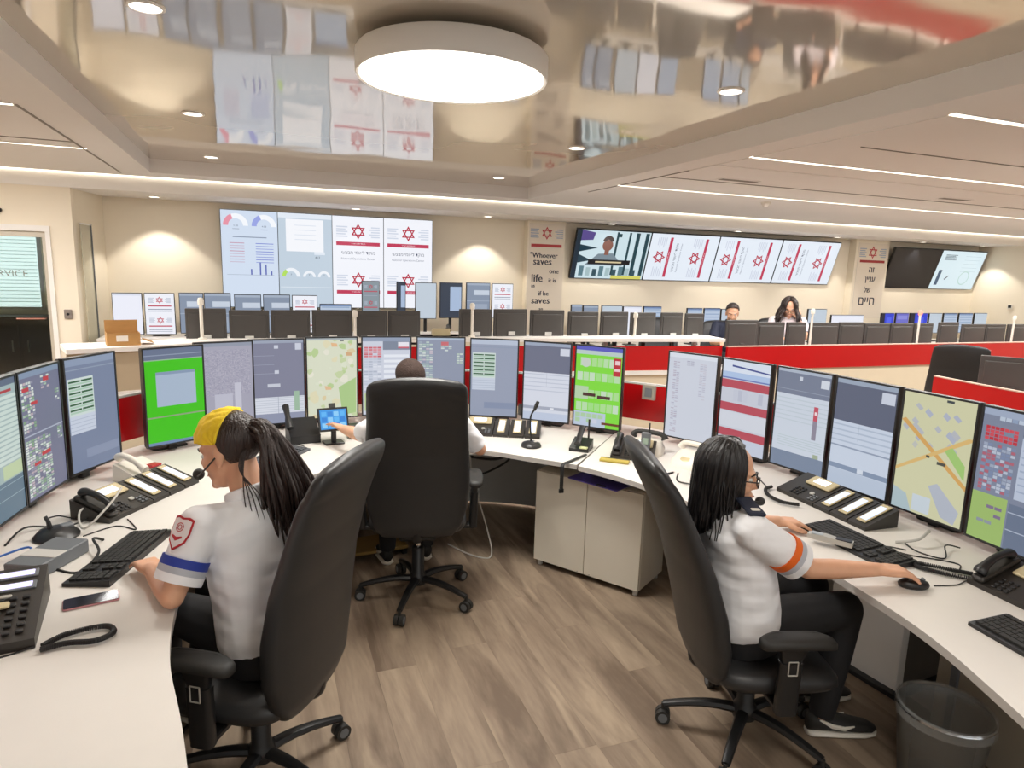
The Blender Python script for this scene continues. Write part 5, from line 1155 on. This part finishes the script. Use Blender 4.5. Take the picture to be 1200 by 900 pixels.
MB().loft([[(-.09, -.08, 0), (.09, -.08, 0), (.09, -.08, .02), (-.09, -.08, .02)], [(-.09, .09, 0), (.09, .09, 0), (.09, .09, .075), (-.09, .09, .075)]]).build('body', CHAMP, t); MB().tube([(-.07, -.07, .05), (-.075, 0, .075), (-.07, .08, .1)], [.02, .015, .02], 10).build('handset', BLACK_PL, t, True)
# ================================================================== THINGS ON THE NEAR DESKS
def wedge_body(m, x0, x1, d, h0, h1):
    m.loft([[(x0, 0, 0), (x0, d, 0), (x0, d, h1), (x0, 0, h0)], [(x1, 0, 0), (x1, d, 0), (x1, d, h1), (x1, 0, h0)]]); return m
def desk_phone(label, x, y, rz, modules=2, side='R', bodym=None, bez=None, handset=True, scr='C9D4E4', s=1.0):
    """local: front edge at y=0 along +x, phone rises towards +y; key modules continue to the right"""
    bodym = bodym or BROWN_PL; bez = bez or CHAMP
    t = thing('desk_telephone', label, 'telephone', (x, y, DZ), rz, 'desk telephones'); t.scale = (s, s, s)
    d, h0, h1 = 0.19, 0.018, 0.085; sl = math.atan2(h1 - h0, d)
    wedge_body(MB(), 0, 0.25, d, h0, h1).build('body', bodym, t)
    T = Matrix.Translation((0, 0, h0)) @ Matrix.Rotation(sl, 4, 'X')
    L = d / math.cos(sl)
    b = MB().rbox(0.155, L * 0.76, 0.006, 0.155, 0.075, 0.012, 0.006, T=T).build('display_bezel', bez, t)
    MB().rbox(0.155, L * 0.765, 0.0128, 0.085, 0.042, 0.002, 0.002, T=T).build('display', mat('phone_lcd_' + scr, scr, 0.3, var=0.03, emit=scr, es=0.55), b)
    k = MB()
    for i in range(3):
        for j in range(4): k.rbox(0.085 + 0.022 * i, 0.018 + 0.018 * j, 0.003, 0.014, 0.011, 0.006, 0.003, T=T)
    tag(k.build('keypad', BLACK_PL, t), kind='stuff')
    MB().rbox(0.185, 0.06, 0.004, 0.026, 0.022, 0.008, 0.01, T=T).build('navigation_button', SILVER, t)
    k = MB()
    for i in range(2):
        for j in range(3): k.rbox(0.205 + 0.022 * i, 0.018 + 0.016 * j, 0.003, 0.015, 0.009, 0.006, 0.002, T=T)
    tag(k.build('function_keys', GREY_PL, t), kind='stuff')
    if handset:
        c = MB().rbox(0.033, L * 0.5, 0.010, 0.05, L * 0.95, 0.02, 0.012, T=T).build('cradle', bodym, t)
        pts = [T @ Vector((0.033, 0.02, 0.03)), T @ Vector((0.033, 0.045, 0.045)), T @ Vector((0.033, L * .5, 0.056)), T @ Vector((0.033, L - .045, 0.048)), T @ Vector((0.033, L - .02, 0.032))]
        MB().tube(arc(pts, 4), [.022, .023, .024, .022, .018, .016, .015, .0145, .0145, .0145, .015, .016, .018, .021, .023, .022, .02], 12, flat=.8).build('handset', BLACK_PL, t, True)
    for q in range(modules):
        x0 = 0.256 + q * 0.105
        m_ = wedge_body(MB(), x0, x0 + 0.098, d * 0.98, h0, h1 * 0.95).build('key_module', bodym, t)
        MB().rbox(x0 + 0.049, L * 0.52, 0.003, 0.050, L * 0.80, 0.006, 0.003, T=T).build('label_frame', bez, m_)
        MB().rbox(x0 + 0.049, L * 0.50, 0.0068, 0.036, L * 0.62, 0.0015, 0.002, T=T).build('label_strip', mat('label_lcd', 'BFD0EA', 0.3, var=0.04, emit='C4D4F0', es=0.6), m_)
    st = MB().rbox(0.13, d - 0.02, h1 * 0.35, 0.16, 0.02, h1 * 0.7, 0.005).build('foot_stand', BLACK_PL, t)
    return t
def keyboard(label, x, y, rz, m_=None, w_=0.445, d_=0.155):
    t = thing('keyboard', label, 'keyboard', (x, y, DZ), rz, 'keyboards')
    b = MB(); b.loft([[(-w_ / 2, -d_ / 2, 0), (-w_ / 2, d_ / 2, 0), (-w_ / 2, d_ / 2, .024), (-w_ / 2, -d_ / 2, .012)], [(w_ / 2, -d_ / 2, 0), (w_ / 2, d_ / 2, 0), (w_ / 2, d_ / 2, .024), (w_ / 2, -d_ / 2, .012)]]); b.build('base', m_ or BLACK_PL, t)
    T = Matrix.Translation((0, -d_ / 2, .012)) @ Matrix.Rotation(math.atan2(.012, d_), 4, 'X'); k = MB()
    for j in range(6):
        for i in range(22):
            if i in (15, 18) or (j == 0 and 4 <= i <= 8) or (j == 2 and 15 <= i <= 17): continue
            k.box(-w_ / 2 + .012 + i * .0192, -w_ / 2 + .012 + i * .0192 + .0165, .016 + j * .022 + (.004 if j == 5 else 0), .016 + j * .022 + .0185 + (.004 if j == 5 else 0), 0, .007, T)
    k.box(-w_ / 2 + .012 + 4 * .0192, -w_ / 2 + .012 + 9 * .0192 - .003, .016, .0345, 0, .007, T)
    tag(k.build('keys', BLACK_MATTE if m_ is None else m_, t), kind='stuff'); MB().rbox(-.06, d_ * .5 - .012, .0135, .05, .008, .002, .001, T=T).build('indicator_strip', GREY_PL, t) if False else None
    MB().tube(arc([(0.05, d_ / 2, .01), (0.06, d_ / 2 + .05, .005), (0.10, d_ / 2 + .09, .004)], 5), .0025, 6).build('cable', CORD, t, True)
    return t
def cable(label, pts, r=0.003, m_=None, name='cable'):
    o = MB().tube(arc(pts, 6), r, 7).build(name, m_ or CORD, None, True); return tag(o, label, 'cable')
def coil(label, pts, r=0.0065, loops=110, m_=None):
    """curly handset cord: helix around a path"""
    P = [Vector(p) for p in arc(pts, 12)]; out = []; n = loops * 8
    for i in range(n + 1):
        f = i / n * (len(P) - 1); k = min(int(f), len(P) - 2); p = P[k].lerp(P[k + 1], f - k); d = (P[k + 1] - P[k]).normalized()
        a = d.cross(V3(0, 0, 1)).normalized(); b = a.cross(d); th = 2 * PI * i / 8; out.append(p + a * r * math.cos(th) + b * r * math.sin(th))
    return tag(MB().tube(out, 0.0022, 5).build('coiled_cord', m_ or CORD, None, True), label, 'cord')
D = DZ + 0.003
# --- left desk
t = thing('desk_telephone', 'black desk telephone with two label strips at the left picture edge', 'telephone', (-0.72, 2.05, DZ), math.radians(8), 'desk telephones')
wedge_body(MB(), -0.25, 0.10, 0.36, .03, .10).build('body', BROWN_PL, t); Tp = Matrix.Translation((0, 0, .03)) @ Matrix.Rotation(math.atan2(.07, .36), 4, 'X')
for q in (0.325, 0.262):
    f_ = MB().rbox(-.06, q, .002, .28, .04, .006, .003, T=Tp).build('label_frame', GREY_PL, t); MB().rbox(-.055, q, .006, .25, .026, .0015, .002, T=Tp).build('label_strip', mat('label_lcd_violet', 'CFCBF2', 0.3, var=0.04, emit='CFCBF4', es=0.7), f_)
k = MB()
for i in range(4):
    for j in range(6): k.rbox(-.035 + .032 * i, .04 + .032 * j, .004, .020, .016, .007, .004, T=Tp)
tag(k.build('keypad', BLACK_PL, t), kind='stuff'); MB().rbox(.01, .165, .009, .03, .03, .008, .008, T=Tp).build('navigation_button', CHAMP, t); MB().rbox(.01, .21, .007, .03, .014, .006, .005, T=Tp).build('soft_key', SILVER, t)
MB().tube(arc([Tp @ Vector((-.12, .0, .03)), Tp @ Vector((-.12, .03, .05)), Tp @ Vector((-.12, .12, .055)), Tp @ Vector((-.12, .2, .045)), Tp @ Vector((-.12, .23, .03))], 4), [.028, .029, .029, .026, .022, .02, .019, .018, .018, .018, .019, .02, .022, .026, .028, .028, .026], 12, flat=.8).build('handset', BLACK_PL, t, True)
MB().tube(arc([Tp @ Vector((-.10, .0, .03)), (0.0, -.02, .004), (.10, .0, .006)], 5), .003, 6).build('cord_lead', CORD, t, True)
coil('black coiled cord looped beside the telephone at lower left', [(-0.60, 2.05, D + .008), (-0.55, 2.10, D + .008), (-0.46, 2.115, D + .008), (-0.43, 2.07, D + .008), (-0.47, 2.035, D + .008), (-0.54, 2.045, D + .008), (-0.60, 2.03, D + .008)])
t = thing('network_box', 'grey device box with white stripe behind the left telephone', 'device', (-0.735, 2.66, DZ), math.radians(65))
MB().rbox(0, 0, .026, .24, .13, .05, .006).build('casing', GREY_PL, t); MB().rbox(-.02, 0, .0515, .06, .131, .003, .002).build('stripe', LGREY, t); MB().rbox(-.11, -.067, .02, .05, .006, .02, .002).build('port', BLACK_PL, t)
t = thing('headset_base', 'black rounded headset base among cables on the left desk', 'headset base', (-0.775, 2.93, DZ), 0.6)
MB().lathe([(.078, 0), (.08, .008), (.06, .03), (.03, .04), (.02, .042)], 24).build('base', BLACK_PL, t, True); MB().rbox(.035, 0, .035, .05, .035, .02, .01).build('button', GREY_PL, t); MB().tube([(-.02, 0, .04), (-.025, 0, .07), (-.03, .01, .09)], [.01, .008, .007], 8).build('cradle', BLACK_PL, t, True)
keyboard('black keyboard on the left desk under her hand', -0.505, 2.64, math.radians(72) + PI)
t = thing('smartphone', 'black smartphone with pink edge lying on the left desk', 'phone', (-0.535, 2.315, DZ), math.radians(12))
MB().rbox(0, 0, .004, .155, .075, .006, .008).build('body', mat('pink_edge', 'C98E92', 0.35, 0.3), t); MB().rbox(0, 0, .0078, .15, .071, .0015, .007).build('glass', mat('phone_glass', '16161A', 0.12, var=0.05), t)
desk_phone('black desk telephone with label modules before the woman in yellow', -0.61, 3.02, math.radians(58), 3, scr='DCE2F0')
t = thing('desk_telephone', 'cream telephone with red handset rest below the red gap', 'telephone', (-0.58, 3.64, DZ), math.radians(50), 'desk telephones')
MB().loft([[(-.09, -.09, 0), (.09, -.09, 0), (.09, -.09, .03), (-.09, -.09, .03)], [(-.09, .09, 0), (.09, .09, 0), (.085, .09, .085), (-.085, .09, .085)]]).build('body', WHITE_PL, t); MB().tube(arc([(-.05, -.08, .07), (-.055, -.03, .105), (-.055, .05, .125), (-.05, .09, .11)], 5), [.022, .021, .02, .018, .017, .016, .016, .016, .016, .016, .016, .017, .018, .02, .021, .022], 10).build('handset', WHITE_PL, t, True); MB().rbox(.045, -.03, .062, .06, .05, .012, .006).build('red_panel', mat('red_plastic', 'A81820', 0.4), t)
for i, (pts, r, mm, lb) in enumerate((
    ([(-0.93, 2.88, D), (-0.90, 3.0, D + .02), (-0.82, 3.04, D), (-0.74, 3.0, D + .01), (-0.70, 2.92, D)], .004, CORD, 'black cable looping round the headset base'),
    ([(-0.86, 3.15, D), (-0.80, 3.08, D + .03), (-0.74, 3.12, D), (-0.70, 3.2, D + .02), (-0.64, 3.14, D)], .003, CORD, 'black cable under the second left monitor'),
    ([(-0.80, 3.25, D), (-0.72, 3.18, D + .03), (-0.70, 3.08, D + .01), (-0.74, 2.98, D + .02)], .0035, CORD, 'black cable running to the headset base'),
    ([(-0.75, 3.3, D), (-0.69, 3.2, D + .04), (-0.72, 3.05, D + .05), (-0.68, 2.93, D + .02), (-0.60, 3.0, D + .09), (-0.57, 3.08, D + .13)], .0045, CORD_GREY, 'pale grey cable rising beside the left telephone'),
    ([(-0.68, 2.9, D), (-0.58, 2.98, D), (-0.50, 2.92, D), (-0.55, 3.05, D)], .0025, CORD, 'thin black cable in front of the left telephone'),
    ([(-0.70, 2.60, D), (-0.62, 2.55, D), (-0.58, 2.66, D + .02), (-0.62, 2.78, D + .03), (-0.60, 2.84, D)], .005, CORD, 'thick black cable beside the grey device box'),
    ([(-0.90, 2.72, D + .02), (-0.82, 2.76, D + .03), (-0.80, 2.70, D + .01), (-0.86, 2.66, D)], .004, mat('blue_cable', '2A62B8', 0.5), 'blue network cable at the left picture edge'))):
    cable(lb, pts, r, mm)
# --- middle desk
keyboard('grey keyboard behind the left chair', 0.06, 3.83, math.radians(55), mat('grey_keys', '55585C', 0.5))
t = thing('desk_telephone', 'black telephone standing left of the tablet', 'telephone', (0.235, 4.12, DZ), math.radians(8), 'desk telephones')
wedge_body(MB(), -.09, .09, .17, .05, .13).build('body', BLACK_PL, t); MB().tube([(-.085, .02, .10), (-.09, .08, .17), (-.088, .15, .21)], [.022, .016, .022], 10).build('handset', BLACK_PL, t, True)
t = thing('tablet', 'small tablet with bright blue screen on a stand', 'tablet', (0.40, 4.07, DZ), math.radians(8))
Tt = Matrix.Translation((0, 0, .08)) @ Matrix.Rotation(-0.35, 4, 'X')
MB().rbox(0, 0, .075, .185, .012, .145, .004, T=Tt).build('body', BLACK_PL, t)
p = Page(.16, .12, '3E9AE6')
for i in range(4):
    for j in range(3): p.rect(.06 + .23 * i, .1 + .29 * j, .25 + .23 * i, .34 + .29 * j, ('5CB4F2', '2F84D8', '8CCCF6')[(i + j) % 3])
o = p.build('screen', SCREEN, t); o.matrix_local = Tt @ Matrix.Translation((0, -.0068, .015))
MB().rbox(0, .02, .06, .03, .02, .12, .004).build('stand_neck', BLACK_PL, t); MB().rbox(0, .03, .006, .12, .10, .012, .01).build('stand_base', BLACK_PL, t); MB().rbox(0, .0, .16, .04, .015, .03, .004, T=Tt).build('camera_clip', BLACK_MATTE, t)
t = thing('charger_cradle', 'black charging cradle right of the tablet', 'charger', (0.56, 4.20, DZ), 0.1)
MB().rbox(0, 0, .045, .12, .08, .09, .008).build('body', BLACK_PL, t); MB().rbox(.01, -.041, .055, .05, .004, .04, .002).build('display', GREY_PL, t)
for pts, lb in (([(0.0, 4.12, D), (0.08, 4.05, D + .02), (0.15, 4.12, D), (0.22, 4.06, D), (0.17, 3.98, D)], 'black cable on the desk left of the tablet'), ([(0.02, 4.2, D), (0.12, 4.18, D + .01), (0.2, 4.22, D)], 'dark cable below the grey page monitor'), ):
    cable(lb, pts, .003)
cable('pale cable behind the ponytail', [(-0.10, 4.15, D), (-0.05, 4.02, D), (0.0, 3.95, D), (0.1, 3.98, D)], .005, CORD_GREY)
desk_phone('black desk telephone with label strips below the middle monitors', 1.17, 4.12, math.radians(-26), 3, handset=False, scr='DDE2EE')
t = thing('desk_microphone', 'gooseneck microphone on a round black base', 'microphone', (1.555, 3.72, DZ))
MB().lathe([(.062, 0), (.064, .01), (.055, .025), (.03, .034), (.012, .036)], 24).build('base', BLACK_PL, t, True); MB().tube(arc([(0, 0, .03), (-.005, .01, .12), (.0, .02, .19), (.02, .01, .235)], 5), .006, 8).build('gooseneck', BLACK_PL, t, True); MB().tube([(.018, .01, .228), (.03, .005, .262), (.038, .002, .285)], [.009, .013, .010], 10).build('microphone_head', BLACK_MATTE, t, True); MB().rbox(0.02, -.02, .036, .02, .02, .006, .003).build('button', SILVER, t)
t = thing('cordless_phone', 'black cordless handset in a charging cradle right of the microphone', 'telephone', (1.79, 3.53, DZ), math.radians(-40), 'desk telephones')
wedge_body(MB(), -.06, .06, .14, .02, .06).build('base', BLACK_PL, t); MB().tube(arc([(-.01, .0, .05), (-.01, .06, .085), (-.01, .13, .13)], 4), [.022, .02, .019, .018, .018, .018, .019, .02, .021], 10, flat=.7).build('handset', BLACK_PL, t, True); MB().cyl((.03, .13, .06), (.03, .13, .18), .006, n=8).build('antenna', BLACK_MATTE, t); MB().rbox(.03, -.0, .03, .05, .03, .01, .004).build('yellow_label', mat('pale_green_plastic', 'B9BE8A', 0.5), t)
desk_phone('black telephone with yellow note beside the white telephones', 1.915, 3.36, math.radians(-38), 0, scr='D8E0E4')
t = thing('yellow_note_pad', 'yellow note pad before the black telephone', 'note pad', (1.90, 3.28, DZ), math.radians(-40)); MB().rbox(0, 0, .008, .17, .05, .014, .003).build('pages', mat('yellow_paper', 'B8A44A', 0.7), t); MB().rbox(0, .022, .016, .17, .008, .003, .001).build('binding', BLACK_PL, t)
t = thing('strap', 'black strap hanging over the desk edge above the cabinet', 'strap', (0, 0, 0)); MB().tube(arc([(1.80, 3.45, D + .003), (1.73, 3.40, D + .004), (1.655, 3.35, D + .004), (1.585, 3.305, D + .002), (1.572, 3.29, D - .03), (1.57, 3.288, D - .14)], 5), .011, 8, flat=.35).build('webbing', CORD, t, True); MB().rbox(1.57, 3.288, D - .15, .03, .012, .025, .004).build('end_tab', BLACK_PL, t)
for i, (x, y, a, lb, red) in enumerate(((2.20, 3.42, -48, 'white desk telephone with dark handset nearer the red gap', False), (2.30, 3.10, -68, 'white desk telephone with round dial plate and red cord', True))):
    t = thing('desk_telephone', lb, 'telephone', (x, y, DZ), math.radians(a), 'desk telephones')
    m = MB(); m.loft([superring(0, 0, 0, .105, .10, 24, 3.5), superring(0, .005, .03, .105, .095, 24, 3.5), superring(0, .02, .075, .085, .06, 24, 3), superring(0, .025, .085, .06, .04, 24, 3)]); m.build('body', WHITE_PL, t, True)
    MB().lathe([(.045, .0), (.046, .012), (.03, .018)], 24, T=Matrix.Translation((0, -.035, .05)) @ Matrix.Rotation(.45, 4, 'X')).build('dial_plate', CHAMP, t, True); MB().rbox(0, -.035, .068, .035, .012, .004, .002).build('label', BROWN_PL, t)
    MB().tube(arc([(-.10, .045, .085), (-.07, .045, .115), (.07, .045, .115), (.10, .045, .085)], 5), [.024, .022, .02, .017, .016, .015, .015, .015, .015, .015, .015, .016, .017, .02, .022, .024], 10).build('handset', WHITE_PL if red else BLACK_MATTE, t, True)
    if red: MB().tube(arc([(.09, -.09, .01), (.12, -.05, .03), (.13, .03, .06), (.11, .06, .09)], 4), .005, 7).build('red_cord', mat('red_plastic', 'A81820', 0.4), t, True)
t = thing('two_way_radio', 'small grey two way radio leaning on the white telephone', 'radio', (2.135, 3.33, DZ), math.radians(-45)); MB().rbox(0, 0, .075, .055, .03, .15, .006).build('body', GREY_PL, t); MB().rbox(0, -.016, .10, .035, .003, .04, .002).build('display', mat('lcd_green', '9DB0A0', 0.4), t); MB().cyl((.018, 0, .15), (.018, 0, .21), .005, n=8).build('antenna', BLACK_PL, t)
# --- right desk
desk_phone('black desk telephone with three label modules before the right monitors', 2.47, 2.60, math.radians(-92), 3, handset=False, scr='E6E8EE')
keyboard('black keyboard on the right desk', 2.275, 1.93, math.radians(-91.5))
t = thing('cordless_phone', 'silver and black cordless handset lying on the keyboard edge', 'telephone', (2.165, 1.955, DZ + .021), math.radians(-55), 'desk telephones')
MB().loft([superring(x, 0, 0, .001, .001, 4) for x in ()] or [[(-.085, -.022, .004), (-.085, .022, .004), (-.085, .018, .020), (-.085, -.018, .020)], [(-.02, -.024, 0), (-.02, .024, 0), (-.02, .02, .024), (-.02, -.02, .024)], [(.02, -.022, 0), (.02, .022, 0), (.02, .018, .02), (.02, -.018, .02)], [(.085, -.024, 0), (.085, .024, 0), (.085, .02, .018), (.085, -.02, .018)]]).build('body', SILVER, t, True); MB().rbox(-.05, 0, .0235, .045, .03, .004, .003).build('display', mat('lcd_grey', 'A9AFB4', 0.3), t); MB().rbox(.05, 0, .0205, .06, .034, .004, .006).build('keypad', BLACK_PL, t)
t = thing('mouse', 'black mouse under the hand of the woman with glasses', 'mouse', (2.172, 1.580, DZ), math.radians(-25)); MB().sphere((0, 0, .012), (.055, .031, .022), 16, 10).build('shell', BLACK_PL, t, 'all'); MB().cyl((.03, -.004, .031), (.03, .004, .031), .007, n=10).build('wheel', GREY_PL, t)
coil('black coiled cord loop before the right telephone', [(2.47, 1.575, D + .008), (2.43, 1.62, D + .008), (2.36, 1.70, D + .008), (2.325, 1.685, D + .008), (2.36, 1.62, D + .008), (2.43, 1.545, D + .008), (2.46, 1.53, D + .008)])
desk_phone('black desk telephone at the right picture edge', 2.40, 1.545, math.radians(-93), 1, scr='B8C0C4')
keyboard('black keyboard at the right picture edge', 2.155, 1.10, math.radians(-96))
coil('short black coiled cord by the face of the woman with glasses', [(2.455, 2.62, D + .012), (2.40, 2.60, D + .012), (2.345, 2.52, D + .012), (2.335, 2.42, D + .012), (2.39, 2.36, D + .012)], .007, 80)
for pts, r, mm, lb in (([(2.44, 2.62, D), (2.5, 2.75, D), (2.55, 2.85, D)], .003, CORD, 'black cable behind the right telephone'),
    ([(2.47, 1.90, D), (2.52, 1.84, D + .03), (2.60, 1.86, D + .05), (2.66, 1.9, D + .02)], .006, CORD_GREY, 'white plug cable beside the right telephone modules'),
    ([(2.36, 1.93, D), (2.40, 1.80, D), (2.48, 1.72, D), (2.52, 1.66, D), (2.46, 1.62, D)], .0025, CORD, 'thin black keyboard cable on the right desk'),
    ([(2.5, 1.88, D), (2.45, 1.78, D + .01), (2.52, 1.72, D), (2.6, 1.78, D + .02), (2.66, 1.76, D + .01)], .003, CORD, 'black cable knot under the street map monitor'),
    ([(2.25, 1.56, D), (2.34, 1.54, D), (2.42, 1.55, D), (2.47, 1.50, D)], .0022, CORD, 'thin mouse cable on the right desk'),
    ([(2.13, 2.98, D), (2.05, 2.86, D), (2.1, 2.75, D + .01), (2.2, 2.7, D)], .004, CORD, 'black cable behind the head of the woman with glasses')):
    cable(lb, pts, r, mm)
t = thing('pen', 'dark pen on the desk behind the woman with glasses', 'pen', (2.05, 2.98, DZ + .006), 0.3); MB().cyl((-.07, 0, 0), (.06, 0, 0), .005, n=8).build('barrel', BLACK_PL, t); MB().cyl((.06, 0, 0), (.075, 0, 0), .005, .001, n=8).build('tip', SILVER, t)
# --- on the floor
BINM = mat('bin_mesh', '8A8A86', 0.4, 0.6, alpha=0.55, var=0.1); t = thing('waste_bin', 'grey wire waste bin with clear bag under the right desk', 'waste bin', (2.275, 1.47, 0))
MB().lathe([(.12, .0), (.122, .006), (.155, .30)], 36, cap=False).build('basket', BINM, t, True); MB().lathe([(.153, .296), (.160, .30), (.156, .308), (.150, .302)], 36, cap=False).build('rim', CHROME, t, True); MB().lathe([(.001, .004), (.12, .004)], 36, cap=False).build('bottom', GREY_PL, t)
MB().lathe([(.161, .27), (.158, .311), (.148, .31), (.135, .2), (.11, .05)], 30, cap=False).build('plastic_bag', mat('clear_bag', 'C9CDCC', 0.25, alpha=0.3, bump=0.8, bscale=18), t, True)
t = thing('foot_rest', 'yellow brown wooden foot rest on the floor beside the middle chair', 'foot rest', (0.52, 3.98, 0), 0.1); MB().rbox(0.1, .1, .05, .44, .25, .02, .006).build('board', mat('foot_rest_wood', '9A7A3C', 0.5, var=0.2, stretch=(.2, 1, 1)), t)
for x in (-.1, .3): MB().rbox(x, .1, .02, .03, .23, .04, .004).build('foot', BLACK_PL, t)
for pts, r, mm, lb in (([(1.10, 3.98, .70), (1.22, 4.02, .62), (1.4, 3.95, .60), (1.52, 3.9, .66), (1.56, 3.92, .70)], .008, CORD, 'thick black cable hanging under the middle desk'), ([(1.15, 4.0, .52), (1.32, 4.05, .47), (1.48, 3.98, .56), (1.55, 3.96, .66), (1.56, 3.98, .705)], .007, CORD, 'lower black cable hanging under the middle desk'),
    ([(1.22, 3.95, .70), (1.26, 3.95, .45), (1.34, 3.9, .15), (1.33, 3.78, .012), (1.22, 3.84, .008), (1.12, 4.05, .008)], .005, CORD_GREY, 'white cable hanging down to the floor behind the middle chair')):
    cable(lb, pts, r, mm)
t = thing('wall_socket_box', 'grey socket box fixed on the red panel in the gap', 'socket', (2.43, 3.79, 0.985), math.radians(-55)); MB().rbox(0, 0, .05, .09, .03, .10, .005).build('casing', mat('socket_grey', '9A9488', 0.5), t); MB().rbox(0, -.016, .05, .05, .004, .06, .003).build('socket_plate', GREY_PL, t)
